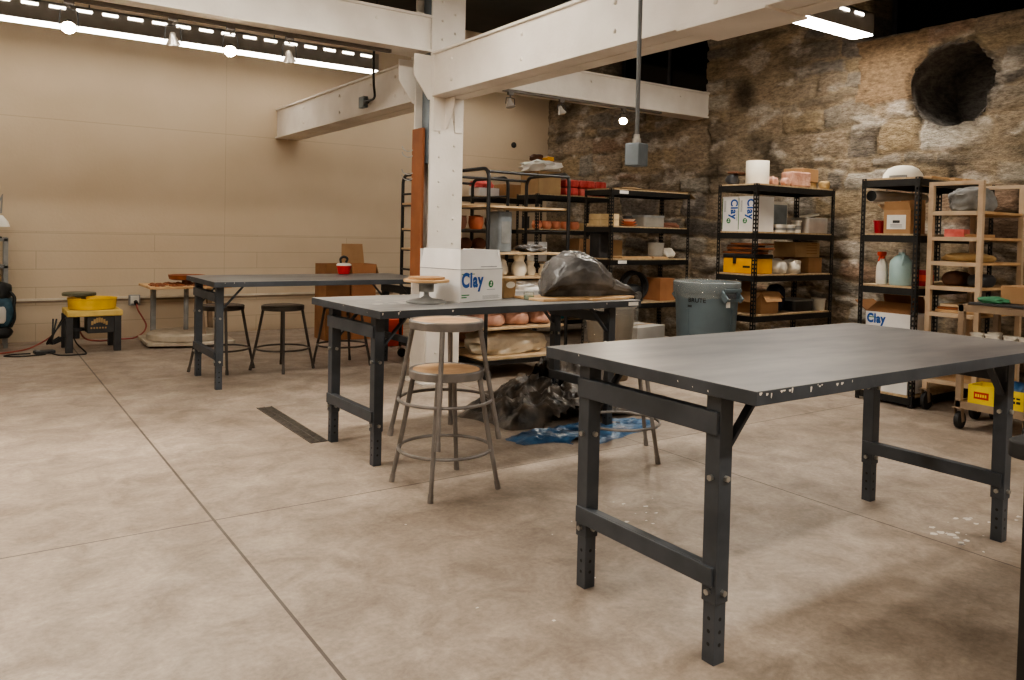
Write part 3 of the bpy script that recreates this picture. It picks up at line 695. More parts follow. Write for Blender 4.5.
# ------------------------------------------------------------------ work tables
def make_table(loc, L, W, H, topm, label, legx, legy, ext):
    """origin at the near short-edge corner on the floor; long side along x"""
    o = empty('work_table', loc, 0, label, 'table', 'grey steel work tables'); th = 0.042
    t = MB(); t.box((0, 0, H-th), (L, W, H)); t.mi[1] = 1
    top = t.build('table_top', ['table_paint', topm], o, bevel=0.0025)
    ch = MB(); rnd = random.Random(int(L*100)+len(label))
    for k in range(ext):
        x = abs(rnd.gauss(0, 0.22)) if k < ext*0.8 else rnd.uniform(0, L); w = rnd.uniform(0.003, 0.014); hh = rnd.uniform(0.003, 0.018)
        z1 = H-0.002-rnd.random()*0.008; x = min(x, L-w-0.02)
        pts = [(x, -0.0012, z1-hh*rnd.uniform(0.3, 1)), (x+w*0.5, -0.0012, z1-hh), (x+w, -0.0012, z1-hh*rnd.uniform(0.2, 0.7)), (x+w, -0.0012, z1), (x, -0.0012, z1)]
        ch.add(pts, [(0, 1, 2, 3, 4)])
    for k in range(ext//3):
        y = rnd.uniform(0, W-0.05); w = rnd.uniform(0.002, 0.006); z1 = H-rnd.uniform(0.003, 0.03)
        ch.add([(-0.0012, y, z1-w), (-0.0012, y+w, z1-w*0.6), (-0.0012, y+w, z1), (-0.0012, y+w*0.4, z1+0.002)], [(0, 1, 2, 3)])
    sp_ = ch.build('paint_speck', 'drip', top, smooth=False); sp_['kind'] = 'stuff'
    hw = 0.029; q = 0.024
    for ix, x in enumerate(legx):
        for iy, y in enumerate(legy):
            l = MB(); zs = 0.19
            l.box((x-hw, y-hw, zs), (x+hw, y+hw, H-th)); lg = l.build('leg', 'table_paint', o, bevel=0.003)
            f = MB(); f.box((x-q, y-q, 0), (x+q, y+q, zs+0.05)); f.cur = 1
            for z in (0.06, 0.10, 0.14): f.cyl((x+(-q if ix == 0 else -q)-0.0006, y, z), (x-q+0.001, y, z), 0.0065, n=10); f.cyl((x, y-q-0.0006, z), (x, y-q+0.001, z), 0.0065, n=10)
            f.build('foot', ['table_paint', 'black_ink'], lg, bevel=0.002)
            for z in (0.225, H-th-0.26):
                bb = MB(); bb.cyl((x-hw-0.012, y, z), (x-hw, y, z), 0.010, n=6); bb.build('bolt', 'bolt', lg)
                bb = MB(); bb.cyl((x, y-hw-0.012, z), (x, y-hw, z), 0.010, n=6); bb.build('bolt', 'bolt', lg)
            d = 1 if ix == 0 else -1
            br = MB(); br.bar((x+d*hw*0.9, y, H-th-0.185), (x+d*0.185, y, H-th-0.008), 0.03, 0.012); br.build('brace', 'table_paint', o, bevel=0.002)
        s = MB(); s.box((x-hw-0.012, legy[0]-hw+0.01, 0.245), (x-hw-0.002, legy[1]+hw-0.01, 0.305)); s.box((x-hw-0.002, legy[0]-hw+0.01, 0.295), (x-hw+0.03, legy[1]+hw-0.01, 0.305))
        s.build('stretcher', 'table_paint', o, bevel=0.002)
        if ix == 0 or True:
            s = MB(); s.box((x-hw-0.012, legy[0]-hw+0.005, H-th-0.125), (x-hw-0.002, legy[1]+hw-0.005, H-th-0.055)); s.box((x-hw-0.002, legy[0]-hw+0.005, H-th-0.065), (x-hw+0.03, legy[1]+hw-0.005, H-th-0.055))
            s.build('cross_rail', 'table_paint', o, bevel=0.002)
    return o
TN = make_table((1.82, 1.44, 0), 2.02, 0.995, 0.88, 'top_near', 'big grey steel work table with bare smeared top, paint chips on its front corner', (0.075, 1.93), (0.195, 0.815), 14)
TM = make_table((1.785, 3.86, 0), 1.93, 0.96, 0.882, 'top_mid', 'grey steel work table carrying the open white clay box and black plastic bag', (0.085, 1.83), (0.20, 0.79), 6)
TM.rotation_euler.z = math.radians(1.5)
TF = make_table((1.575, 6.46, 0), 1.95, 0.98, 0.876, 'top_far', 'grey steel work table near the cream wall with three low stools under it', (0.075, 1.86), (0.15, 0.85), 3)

# ------------------------------------------------------------------ stools
def make_stool(loc, phase, label, tone='light', h=0.61, group='round steel stools'):
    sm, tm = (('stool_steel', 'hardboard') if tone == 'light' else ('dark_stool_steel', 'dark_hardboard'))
    o = empty('work_stool', loc, 0, label, 'stool', group)
    s = MB(); s.lathe([(0.182, h-0.045), (0.190, h-0.043), (0.193, h-0.03), (0.192, h-0.006), (0.187, h), (0.180, h), (0.176, h-0.004), (0.14, h-0.012), (0.05, h-0.016)], 40, capt=True, capb=False)
    s.build('seat_pan', sm, o)
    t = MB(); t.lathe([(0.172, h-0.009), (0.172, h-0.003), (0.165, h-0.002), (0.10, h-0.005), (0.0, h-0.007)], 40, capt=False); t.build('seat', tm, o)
    rt, rb = 0.172, 0.277
    for k in range(4):
        a = phase + k*PI/2; u = V((math.cos(a), math.sin(a), 0))
        l = MB(); pts = [u*rt + V((0,0,h-0.03)), u*(rt+(rb-rt)*0.5)+V((0,0,(h-0.03)*0.5)), u*rb+V((0,0,0.03))]
        l.tube(pts, [0.013, 0.0125, 0.0115], 10); lg = l.build('leg', sm, o)
        f = MB(); f.tube([u*(rb-0.003)+V((0,0,0.045)), u*rb+V((0,0,0.03)), u*(rb+0.006)+V((0,0,0.0))], [0.013, 0.0145, 0.015], 10); f.build('foot', sm if tone == 'light' else 'dark_stool_steel', lg)
    z = 0.20; rr = rb-(rb-rt)*(z-0.03)/(h-0.06)-0.006
    r = MB(); r.tube([V((rr*math.cos(2*PI*k/40), rr*math.sin(2*PI*k/40), z)) for k in range(40)], 0.0085, 8, closed=True); r.build('foot_ring', sm, o)
    return o
D = math.radians
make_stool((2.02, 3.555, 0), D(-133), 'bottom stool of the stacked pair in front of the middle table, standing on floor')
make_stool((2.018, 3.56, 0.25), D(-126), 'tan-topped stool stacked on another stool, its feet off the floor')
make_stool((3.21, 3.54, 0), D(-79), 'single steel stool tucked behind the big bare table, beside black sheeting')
make_stool((1.90, 7.50, 0), D(-95), 'dark low stool behind the legs at the end of the far table', 'dark', 0.60)
make_stool((2.39, 7.29, 0), D(-106), 'dark low stool standing clear in the middle under the far table', 'dark', 0.60)
make_stool((2.97, 7.28, 0), D(52), 'dark low stool under the far table in front of the cardboard carton', 'dark', 0.60)

# black trolley-top table at the picture edge
def rrect(x0, y0, x1, y1, r, n=6):
    p = []
    for cx, cy, a in ((x1-r, y0+r, -PI/2), (x1-r, y1-r, 0), (x0+r, y1-r, PI/2), (x0+r, y0+r, PI)):
        p += [(cx+r*math.cos(a+PI/2*k/n), cy+r*math.sin(a+PI/2*k/n)) for k in range(n+1)]
    return p
o = empty('side_table', (2.385, 0.54, 0), 0, 'black side table with thick rounded top, cut off by the picture edge', 'table')
b = MB(); b.prism(rrect(0, 0, 0.75, 0.5, 0.05), 0.715, 0.765); b.build('table_top', 'rubber', o, bevel=0.008, seg=3)
for x in (0.05, 0.68):
    for y in (0.07, 0.43):
        l = MB(); l.box((x-0.022, y-0.022, 0), (x+0.022, y+0.022, 0.715)); l.build('leg', 'black_steel', o, bevel=0.003)
for y in (0.08, 0.405):
    r = MB(); r.box((0.075, y, 0.64), (0.655, y+0.015, 0.715)); r.build('apron', 'black_steel', o)

# ------------------------------------------------------------------ boltless black racks (short end faces the room)
RL, RW = 1.22, 0.46
def post_mesh(h):
    """slotted steel angle, corner at the origin, legs along +x and +y"""
    p = MB(); wd = 0.038; t = 0.003
    for ax in (0, 1):
        def bx(a0, a1, z0, z1):
            if ax == 0: p.box((a0, 0, z0), (a1, t, z1))
            else: p.box((0, a0, z0), (t, a1, z1))
        bx(0.0, 0.012, 0, h); bx(0.026, wd, 0, h)
        z = 0.0
        while z < h: bx(0.012, 0.026, z, min(h, z+0.017)); z += 0.038
    return p
_post = {}
def make_rack(x, y, levels, label, h=1.83, tags=(), RW=0.46):
    o = empty('storage_rack', (x, y, 0), 0, label, 'rack', 'black steel storage racks')
    for (px, py, rz) in ((0, 0, 0), (RL, 0, PI/2), (RL, RW, PI), (0, RW, -PI/2)):
        if h in _post:
            q = _post[h].copy(); col.objects.link(q)
        else:
            q = post_mesh(h).build('post', 'black_steel', smooth=False); _post[h] = q
        q.parent = o; q.location = (px, py, 0); q.rotation_euler = (0, 0, rz)
    for z in levels:
        s = MB(); b = 0.055; t = 0.02
        s.box((0.004, 0.004, z-b-0.014), (RL-0.004, 0.004+t, z-0.014)); s.box((0.004, RW-0.004-t, z-b-0.014), (RL-0.004, RW-0.004, z-0.014))
        s.box((0.004, 0.004+t, z-b-0.014), (0.004+t, RW-0.004-t, z-0.014)); s.box((RL-0.004-t, 0.004+t, z-b-0.014), (RL-0.004, RW-0.004-t, z-0.014))
        sh = s.build('shelf', 'black_steel', o, smooth=False)
        d = MB(); d.box((0.006, 0.006, z-0.014), (RL-0.006, RW-0.006, z)); d.build('shelf_board', 'particle_board', sh, smooth=False)
    for (tx, tz) in tags:
        g = MB(); decal(g, (tx, 0.004, tz), (1, 0, 0), (0, 0, 1), 0.13, 0.035); g.build('shelf_tag', 'paper', o, smooth=False)
    return o
R4 = make_rack(6.10, 3.33, (1.83, 1.38, 0.96, 0.09), 'black steel rack holding the red cup, spray bottle and pale blue jug', RW=0.49)
R3 = make_rack(5.98, 4.80, (1.83, 1.38, 0.98, 0.60, 0.10), 'black steel rack with white cylinder on top and two upright clay boxes')
R2 = make_rack(5.72, 6.53, (1.83, 1.42, 1.06, 0.57, 0.10), 'black steel rack with a sagging sheet on its top shelf, behind the black bag', tags=((0.12, 1.776), (0.12, 1.006)))
R1 = make_rack(5.93, 8.20, (1.83, 1.38, 0.96, 0.60, 0.20), 'black steel rack carrying the tan lidded box and red packages on top')
R0 = make_rack(5.75, 9.50, (1.83, 1.38, 0.96, 0.52, 0.10), 'black steel rack against the cream wall with white and brown boxes on top')

def tub(name, loc, r, h, m, label, cat, r2=None, rim=0.006, group=None, fill=None):
    r2 = r2 or r; t = 0.005; b = MB()
    b.lathe([(r*0.97, 0), (r, 0.006), (r2, h-0.01), (r2+rim, h-0.01), (r2+rim, h), (r2-t, h), (r-t, 0.02)], 26, capt=True, capb=True)
    o = b.build(name, m, None, loc); tag(o, label, cat, group)
    if fill:
        f = MB(); f.lathe([(r2-t-0.001, h*0.86), (0, h*0.87)], 26, capb=False, capt=False); f.build('contents', fill, o)
    return o
def lump(name, loc, d, m, label, cat, seed=1, amp=0.25, rz=0, sq=0.8, group=None, ridge=0.0, freq=1.8, sub=3, flat=0.15):
    o = blob(d[0]/2, d[1]/2, d[2]/2/(1-flat/2), seed, amp, freq, ridge, sub, sq, flat).build(name, m, None, loc, rz, ang=60); return tag(o, label, cat, group)
def block(name, loc, d, m, label, cat, rz=0, group=None, bevel=0.003):
    b = MB(); b.box((-d[0]/2, -d[1]/2, 0), (d[0]/2, d[1]/2, d[2])); return tag(b.build(name, m, None, loc, rz, bevel=bevel), label, cat, group)
def pot(loc, r, h, m, label, group, cat='pot', neck=0.75, name='clay_pot'):
    b = MB(); b.lathe([(r*0.6, 0), (r*0.85, h*0.15), (r, h*0.5), (r*neck*1.05, h*0.85), (r*neck, h*0.93), (r*neck*1.12, h), (r*neck*0.9, h), (r*neck*0.85, h*0.8)], 20)
    return tag(b.build(name, m, None, loc), label, cat, group)

# --- rack 3, top
zt = 1.83
b = MB(); b.lathe([(0.107, 0), (0.11, 0.01), (0.11, 0.225), (0.107, 0.23), (0.0, 0.231)], 40, capt=False)
tag(b.build('plaster_cylinder', 'plaster', None, (6.23, 5.0, zt)), 'big white plaster cylinder standing on top of a black rack', 'cylinder')
lump('dark_scrap_bundle', (6.06, 5.16, zt), (0.12, 0.12, 0.10), 'dark_grey', 'dark grey bundle beside the white plaster cylinder', 'bundle', 3)
block('wood_scrap', (6.16, 5.17, zt+0.1035), (0.3, 0.10, 0.02), 'wood_dark', 'dark wood scrap lying on the grey bundle by the plaster cylinder', 'wood', 0.3)
for k, (x, y, s, sd) in enumerate(((6.41, 4.95, 0.085, 2), (6.50, 4.88, 0.08, 5), (6.52, 5.08, 0.10, 8))):
    lump('clay_lump', (x, y, zt), (s*1.2, s, s), 'pink_clay', ('small pinkish clay lump next to the white plaster cylinder', 'smallest pinkish clay lump, at the front edge of rack top', 'pinkish clay lump leaning against the large clay block')[k], 'clay', sd, 0.3)
b = MB(); b.cbox((0, 0, 0.075), (0.25, 0.16, 0.15)); o = b.build('clay_block', 'pink_clay', None, (6.72, 4.92, zt), -0.2, bevel=0.02, seg=3); tag(o, 'large pink-brown clay block wrapped in film on the rack top', 'clay')
block('clay_slab', (7.02, 5.06, zt), (0.2, 0.2, 0.07), 'sand_cloth', 'ochre slab under the tilted carton on the rack top', 'clay', 0.1)
carton('cardboard_box', (6.99, 5.06, zt+0.071), (0.28, 0.22, 0.13), 0.05, 'cardboard', 'cardboard carton lying on an ochre slab behind the clay block')
lump('ochre_lump', (7.13, 4.88, zt), (0.10, 0.10, 0.085), 'sand_cloth', 'ochre lump at the far end of the rack top', 'clay', 12, 0.3)
# --- rack 3, second shelf
zs = 1.38
def clay_box(loc, d, rz, label, vertical=False, group='white clay boxes', face='-x', word=0.1, **kw):
    o = carton('clay_box', loc, d, rz, 'white_card', label, 'box', group, **kw)
    w, l, h = d
    if face == '-x':
        f = V((-w/2, 0, 0)); r = V((0, -1, 0)); u = V((0, 0, 1)); W = l
    else:
        f = V((0, -l/2, 0)); r = V((1, 0, 0)); u = V((0, 0, 1)); W = w
    if vertical:
        lettering('Clay', word, 'blue_ink', o, f + r*W*0.06 + u*h*0.92, -u, r, bold=0.0045, sx=0.85)
        green_mark(o, f - r*W*0.08 + u*h*0.30, r, u, 0.026)
        g = MB()
        for k in range(2): decal(g, f - r*(W*0.36-k*0.012) + u*h*0.55, r, u, 0.006, h*0.33)
        for k in range(2): decal(g, f + r*(W*0.40+k*0.010) + u*h*0.30, r, u, 0.004, h*0.3)
        g.build('small_lettering', 'grey_ink', o, smooth=False)
        g = MB(); decal(g, f - r*W*0.49 + u*h*0.05, r, u, 0.008, h*0.9); g.build('green_band', 'green_ink', o, smooth=False)
    else:
        lettering('Clay', word, 'blue_ink', o, f - r*W*0.47 + u*h*(0.46 if h < 0.25 else 0.72), r, u, bold=0.0055, sx=0.80)
        green_mark(o, f + r*W*0.22 + u*h*0.52, r, u, h*0.115)
        g = MB(); q = MB()
        for k, wd in enumerate((0.3, 0.2)): decal(q, f - r*W*0.47 + u*h*(0.19-k*0.07), r, u, W*wd*0.6, h*0.035)
        decal(q, f - r*W*0.47 + u*h*0.84, r, u, W*0.3, h*0.025)
        q.build('green_lettering', 'green_ink', o, smooth=False)
        for k in range(4): decal(g, f + r*W*0.02 + u*h*(0.06+k*0.03), r, u, W*(0.42-0.04*(k % 2)), h*0.01)
        g2 = MB(); decal(g2, f + r*W*0.12 + u*h*0.34, r, u, W*0.2, h*0.015); g2.build('small_lettering', 'grey_ink', o, smooth=False)
        g.build('small_lettering', 'grey_ink', o, smooth=False)
    return o
clay_box((6.175, 5.155, zs), (0.28, 0.195, 0.335), 0, 'white clay box standing upright beside another, next to the rack post with the wall behind', True, word=0.115)
clay_box((6.175, 4.957, zs), (0.28, 0.195, 0.335), 0, 'white clay box standing upright at the front corner post of the rack', True, word=0.115)
b = MB(); b.prism(rrect(-0.16, -0.13, 0.16, 0.13, 0.03), 0, 0.30); o = b.build('storage_tub', 'white_plastic', None, (6.50, 5.08, zs), 0, bevel=0.005); tag(o, 'tall square white tub behind the small white jars on the rack', 'tub')
b = MB(); b.prism(rrect(-0.10, -0.002, 0.13, 0.0, 0.0005), 0.06, 0.27, lambda x, y, z: (x, y-0.131, z)); b.build('grey_panel', 'grey_plastic', o, smooth=False)
for k, (x, y, r, h, l) in enumerate(((6.42, 4.87, 0.058, 0.075, 'low white jar with grey band at the edge of the rack shelf'), (6.55, 4.86, 0.058, 0.075, 'low white jar, second along the rack shelf edge'), (6.72, 4.90, 0.045, 0.12, 'taller narrow white jar between low jars and clear bin'))):
    o = tub('white_jar', (x, y, zs), r, h, 'white_plastic', l, 'jar', group='white jars on the rack shelf')
    g = MB(); g.lathe([(r+0.0015, h*0.25), (r+0.003, h*0.6)], 26, capb=False, capt=False); g.build('jar_band', 'mid_grey', o)
b = MB(); b.prism(rrect(-0.17, -0.13, 0.17, 0.13, 0.03), 0, 0.155); o = b.build('storage_bin', 'clear_plastic', None, (6.98, 4.96, zs), 0, bevel=0.004); tag(o, 'cloudy clear bin with pale contents on the second rack shelf', 'bin')
b = MB(); b.prism(rrect(-0.15, -0.11, 0.15, 0.11, 0.03), 0.01, 0.12); b.build('contents', 'pink_clay', o)
b = MB(); b.prism(rrect(-0.13, -0.04, 0.13, 0.04, 0.01), 0, 0.018); tag(b.build('white_tray', 'plaster', None, (6.97, 4.93, zs+0.157), (0, -0.12, 0.1)), 'small white tray lying tilted on the clear bin', 'tray')
bpy.data.objects['white_tray'].location.z += 0.012
lump('dark_bag', (7.12, 5.18, zs), (0.11, 0.13, 0.11), 'dark_grey', 'dark crumpled bag at the wall end of the rack shelf', 'bag', 7)
# --- rack 3, third shelf
zs = 0.98
o = empty('toolbox', (6.15, 5.02, zs), 0, 'yellow toolbox with black lid on the black rack', 'toolbox')
b = MB(); b.box((-0.13, -0.19, 0), (0.13, 0.19, 0.145)); b.build('body', 'yellow_plastic', o, bevel=0.01)
b = MB(); b.box((-0.135, -0.195, 0.145), (0.135, 0.195, 0.185)); b.build('lid', 'black_ink', o, bevel=0.012)
b = MB(); b.box((-0.142, 0.03, 0.09), (-0.13, 0.065, 0.165)); b.build('latch', 'black_ink', o, bevel=0.004)
b = MB(); decal(b, (-0.13, -0.05, 0.055), (0, -1, 0), (0, 0, 1), 0.085, 0.02, 0.0015); b.build('badge', 'black_ink', o, smooth=False)
for k, (y, w, z) in enumerate(((5.06, 0.36, 0.186), (5.03, 0.32, 0.206), (5.00, 0.38, 0.226), (5.05, 0.28, 0.246), (4.98, 0.33, 0.266))):
    block('wood_board', (6.16, y, zs+z), (0.24-0.02*(k % 2), w, 0.018), 'wood_dark' if k % 2 else 'wood_brown', ('lowest board of the scrap stack on the yellow toolbox', 'second board up in the scrap stack on the toolbox', 'long middle board of the scrap stack on the toolbox', 'short fourth board of the scrap stack on the toolbox', 'top board of the scrap stack on the toolbox')[k], 'board', rz=0.05*k-0.1, group='scrap boards on the toolbox')
carton('cardboard_box', (7.02, 5.0, zs), (0.22, 0.24, 0.155), 0.0, 'cardboard', 'lower cardboard carton of the two stacked beside white cloth bags')
o = carton('cardboard_box', (6.90, 5.02, zs+0.157), (0.40, 0.26, 0.15), 0.0, 'cardboard_tan', 'printed cardboard carton lying on another carton on the rack')
g = MB()
for k in range(4): decal(g, (-0.02, -0.13, 0.035+k*0.028), (1, 0, 0), (0, 0, 1), 0.17, 0.006)
decal(g, (0.06, -0.13, 0.135), (1, 0, 0), (0, 0, 1), 0.09, 0.008); g.build('small_lettering', 'cardboard_dark', o, smooth=False)
block('support_block', (6.78, 5.08, zs), (0.16, 0.12, 0.156), 'cardboard_dark', 'dark carton end hidden behind white cloth bags, under printed carton', 'box')
lump('cloth_bag', (6.435, 4.92, zs), (0.20, 0.18, 0.135), 'white_cloth', 'white cloth bag beside the yellow toolbox', 'bag', 4, 0.3, group='white cloth bags', ridge=0.25)
lump('cloth_bag', (6.655, 4.90, zs), (0.15, 0.18, 0.13), 'white_cloth', 'white cloth bag in front of the stacked cartons', 'bag', 9, 0.3, group='white cloth bags', ridge=0.25)
# --- rack 3, fourth shelf
zs = 0.60
carton('cardboard_box', (6.28, 4.99, zs), (0.28, 0.27, 0.20), 0.05, 'cardboard', 'open cardboard box with flaps out, behind the grey bin', open_top=True, flaps=(('-y', -60, 0.10), ('+x', -30, 0.12), ('-x', -45, 0.13), ('+y', 60, 0.12)))
lump('navy_bag', (6.615, 5.05, zs), (0.13, 0.2, 0.26), 'navy', 'dark navy bag squeezed between open carton and black tray', 'bag', 6, 0.2)
b = MB(); b.prism(rrect(-0.16, -0.13, 0.16, 0.13, 0.04), 0, 0.10); o = b.build('storage_tray', 'dark_grey', None, (6.865, 5.01, zs), 0, bevel=0.006); tag(o, 'low dark plastic tray holding papers on the lowest visible shelf', 'tray')
b = MB(); b.prism(rrect(-0.17, -0.14, 0.17, 0.14, 0.04), 0.10, 0.115); b.build('lid', 'mid_grey', o)
tub('white_tub', (7.115, 4.895, zs), 0.06, 0.12, 'white_plastic', 'white round tub at the end of the lowest visible shelf', 'tub', 0.068)

# --- rack 4
zt = 1.83
b = MB(); b.lathe([(0.15, 0), (0.155, 0.01), (0.146, 0.045), (0.115, 0.085), (0.07, 0.108), (0.0, 0.117)], 36, capt=False)
o = b.build('plaster_dome', 'plaster', None, (6.33, 3.60, zt)); tag(o, 'white plaster dome mould on top of the rack', 'mould')
b = MB(); b.box((-0.17, -0.12, 0.0), (-0.15, 0.02, 0.022)); b.build('chip', 'mid_grey', o)
for k, (x, y, l) in enumerate(((6.66, 3.5, 0.28), (6.88, 3.46, 0.13), (7.05, 3.44, 0.16))):
    block('wood_block', (x, y, zt), (l, 0.08, 0.035), 'wood_pale', ('long pale wood block beside the plaster dome', 'short pale wood block midway along the rack top', 'pale wood block at the wall end of the rack top')[k], 'block', group='pale wood blocks on the rack top')
o = empty('paper_roll', (6.15, 3.76, 1.69), 0, 'grey-white paper roll slung beneath the top shelf of the rack', 'roll')
b = MB(); b.cyl((0, 0, 0), (0.72, -0.05, 0.0), 0.048, n=20); b.build('roll', 'grey_card', o)
b = MB(); b.cyl((-0.008, 0, 0), (0.0, 0, 0), 0.044, n=20); b.build('end_cap', 'black_ink', o)
h_ = MB(); h_.tube([(0.2, -0.012, 0.049), (0.2, -0.012, 0.072)], 0.004, 6); h_.tube([(0.55, -0.038, 0.049), (0.55, -0.038, 0.072)], 0.004, 6); h_.build('hook', 'black_steel', o)
zs = 1.38
tub('red_cup', (6.20, 3.71, zs), 0.04, 0.105, 'crimson', 'red plastic cup on the rack next to the labelled carton', 'cup', 0.048)
o = carton('cardboard_box', (6.26, 3.535, zs), (0.22, 0.225, 0.19), 0, 'cardboard', 'cardboard box with white printed label beside the red cup', open_top=True, flaps=(('-x', 75, 0.07), ('+x', 80, 0.09), ('+y', 35, 0.08)))
g = MB(); decal(g, (-0.11, 0.085, 0.035), (0, -1, 0), (0, 0, 1), 0.16, 0.115); g.cur = 1; decal(g, (-0.11, 0.035, 0.085), (0, -1, 0), (0, 0, 1), 0.06, 0.022, 0.002); g.cur = 2
for k in range(3): decal(g, (-0.11, 0.055, 0.05+k*0.010), (0, -1, 0), (0, 0, 1), 0.1, 0.004, 0.002)
g.build('label', ['paper', 'dark_grey', 'grey_ink'], o, smooth=False)
zs = 0.96
o = empty('spray_bottle', (6.22, 3.69, zs), 0, 'translucent spray bottle with red trigger head on the rack', 'bottle')
b = MB(); b.lathe([(0.042, 0), (0.045, 0.01), (0.045, 0.14), (0.036, 0.175), (0.017, 0.20), (0.017, 0.21)], 24); b.build('bottle', 'white_plastic', o)
b = MB(); b.cyl((0, 0, 0.21), (0, 0, 0.235), 0.02, n=16); b.box((-0.05, -0.016, 0.235), (0.035, 0.016, 0.268)); b.bar((-0.03, 0, 0.24), (-0.055, 0, 0.19), 0.012); b.cyl((-0.05, 0, 0.255), (-0.065, 0, 0.257), 0.009, n=10); b.build('trigger_head', 'orange_red', o, bevel=0.003)
b = MB(); b.lathe([(0.0462, 0.035), (0.0462, 0.11)], 24, capb=False, capt=False); b.build('label', 'paper', o)
o = empty('plastic_jug', (6.24, 3.535, zs), 0, 'pale blue plastic jug with handle on the rack shelf', 'jug')
b = MB(); b.lathe([(0.082, 0), (0.09, 0.012), (0.09, 0.165), (0.082, 0.20), (0.05, 0.235), (0.026, 0.25), (0.024, 0.268)], 28); b.build('body', 'pale_blue', o)
b = MB(); b.cyl((0, 0, 0.266), (0, 0, 0.29), 0.024, n=18); b.build('cap', 'white_plastic', o)
b = MB(); b.tube(smooth_path([(-0.02, -0.02, 0.262), (-0.05, -0.045, 0.25), (-0.075, -0.055, 0.21), (-0.085, -0.05, 0.165)], 5), 0.010, 8); b.build('handle', 'pale_blue', o)
b = MB(); b.lathe([(0.06, 0), (0.062, 0.008), (0.062, 0.125), (0.058, 0.13), (0.0, 0.131)], 24, capt=False); o = b.build('paint_can', 'crimson', None, (6.37, 3.405, zs)); tag(o, 'dark red can behind the front corner post of the rack', 'can')
b = MB(); b.lathe([(0.0635, 0.04), (0.0635, 0.09)], 24, capb=False, capt=False); b.build('label', 'orange_red', o)
clay_box((6.28, 3.58, 0.09), (0.30, 0.38, 0.33), 0, 'white clay box at the bottom of the rack, under another one', face='-y')
clay_box((6.29, 3.58, 0.422), (0.30, 0.38, 0.31), 0, 'white clay box with raised flap low on the rack behind the big table', word=0.10, open_top=True, flaps=(('-x', 150, 0.16), ('+x', 120, 0.16), ('+y', 35, 0.14)), flap_m='cardboard_dark')

# --- rack 2
zt = 1.83
def sheet(x, y, f):
    return f
mb = MB(); nx, ny = 24, 8; vs = []
for i in range(nx+1):
    for j in range(ny+1):
        x = 0.12+1.22*i/nx; y = 0.02+0.42*j/ny
        z = 0.004 + 0.02*math.exp(-((x-0.55)/0.18)**2)*math.exp(-((y-0.3)/0.15)**2)*2 + 0.004*noise.noise((x*6, y*6, 2))+0.004
        if x > RL+0.004: z = 0.006 - (x-RL)*0.6
        vs.append((x, y, z))
mb.add(vs, [(i*(ny+1)+j, (i+1)*(ny+1)+j, (i+1)*(ny+1)+j+1, i*(ny+1)+j+1) for i in range(nx) for j in range(ny)])
o = mb.build('paper_sheet', 'cardboard_tan', None, (5.72, 6.53, zt)); tag(o, 'pale tan paper sheet sagging over the end of the rack top', 'sheet')
sd = o.modifiers.new('thick', 'SOLIDIFY'); sd.thickness = 0.003; sd.offset = 1
zs = 1.42; k = 0
for lay in range(2):
    for q in range(2):
        block('buff_block', (5.81, 6.655+q*0.2, zs+lay*0.066), (0.11, 0.19, 0.064), 'buff_block', ('buff clay block, lower layer at the corner post', 'buff clay block, lower layer at the far side', 'buff clay block, upper layer at the corner post', 'buff clay block, upper layer at the far side')[lay*2+q], 'block', group='buff blocks stacked on the rack end')
        k += 1
for q in range(3):
    b = MB(); b.lathe([(0.05, 0), (0.09-0.01*q, 0.02), (0.10-0.012*q, 0.026), (0.09-0.01*q, 0.026), (0.05, 0.01)], 24); tag(b.build('clay_dish', 'pale_terracotta' if q < 2 else 'plaster', None, (6.12, 6.68, zs+0.0275*q)), ('lowest dish of the pinkish stack on the rack', 'middle dish of the pinkish stack on the rack', 'small white dish topping the pinkish stack on the rack')[q], 'dish', 'dishes stacked on the rack')
tub('black_lens_pot', (6.22, 6.82, zs), 0.05, 0.12, 'dark_grey', 'small dark pot behind the stacked dishes on the rack', 'pot')
b = MB(); b.prism(rrect(-0.16, -0.11, 0.16, 0.11, 0.03), 0, 0.11); o = b.build('storage_bin', 'clear_plastic', None, (6.46, 6.72, zs), 0, bevel=0.004); tag(o, 'clear plastic bin with grey lid beside the dishes on the rack', 'bin')
b = MB(); b.prism(rrect(-0.165, -0.115, 0.165, 0.115, 0.03), 0.11, 0.135); b.build('lid', 'mid_grey', o)
lump('clay_scraps', (6.78, 6.72, zs), (0.26, 0.2, 0.06), 'brown_clay', 'low brown heap of clay scraps on the rack by the clear bin', 'clay', 3, 0.4)
zs = 1.06
block('ware_board', (6.15, 6.66, zs), (0.46, 0.2, 0.02), 'wood_pale', 'pale ware board lying on the rack shelf behind the bag', 'board')
block('ware_board', (6.52, 6.66, zs), (0.22, 0.2, 0.02), 'wood_pale', 'short pale ware board under the clear bucket', 'board')
tub('clear_bucket', (6.53, 6.66, zs+0.02), 0.085, 0.16, 'clear_plastic', 'cloudy clear bucket on the rack shelf', 'bucket', 0.10)
lump('scrap_bag', (6.77, 6.72, zs), (0.18, 0.16, 0.12), 'white_cloth', 'pale crumpled bag at the wall end of the rack shelf', 'bag', 5, 0.3)
b = MB(); b.prism(rrect(-0.09, -0.09, 0.09, 0.09, 0.02), 0, 0.27); tag(b.build('dark_canister', 'dark_grey', None, (5.86, 6.86, zs), 0, bevel=0.008), 'dark tall canister at the back of the rack end', 'canister')
carton('cardboard_box', (6.08, 6.89, zs+0.0), (0.14, 0.16, 0.2), 0, 'cardboard_tan', 'pale carton leaning behind the ware board on the rack')
zs = 0.57
o = empty('shop_vacuum', (6.22, 6.72, zs), 0, 'black canister vacuum with coiled hose on the rack shelf', 'vacuum')
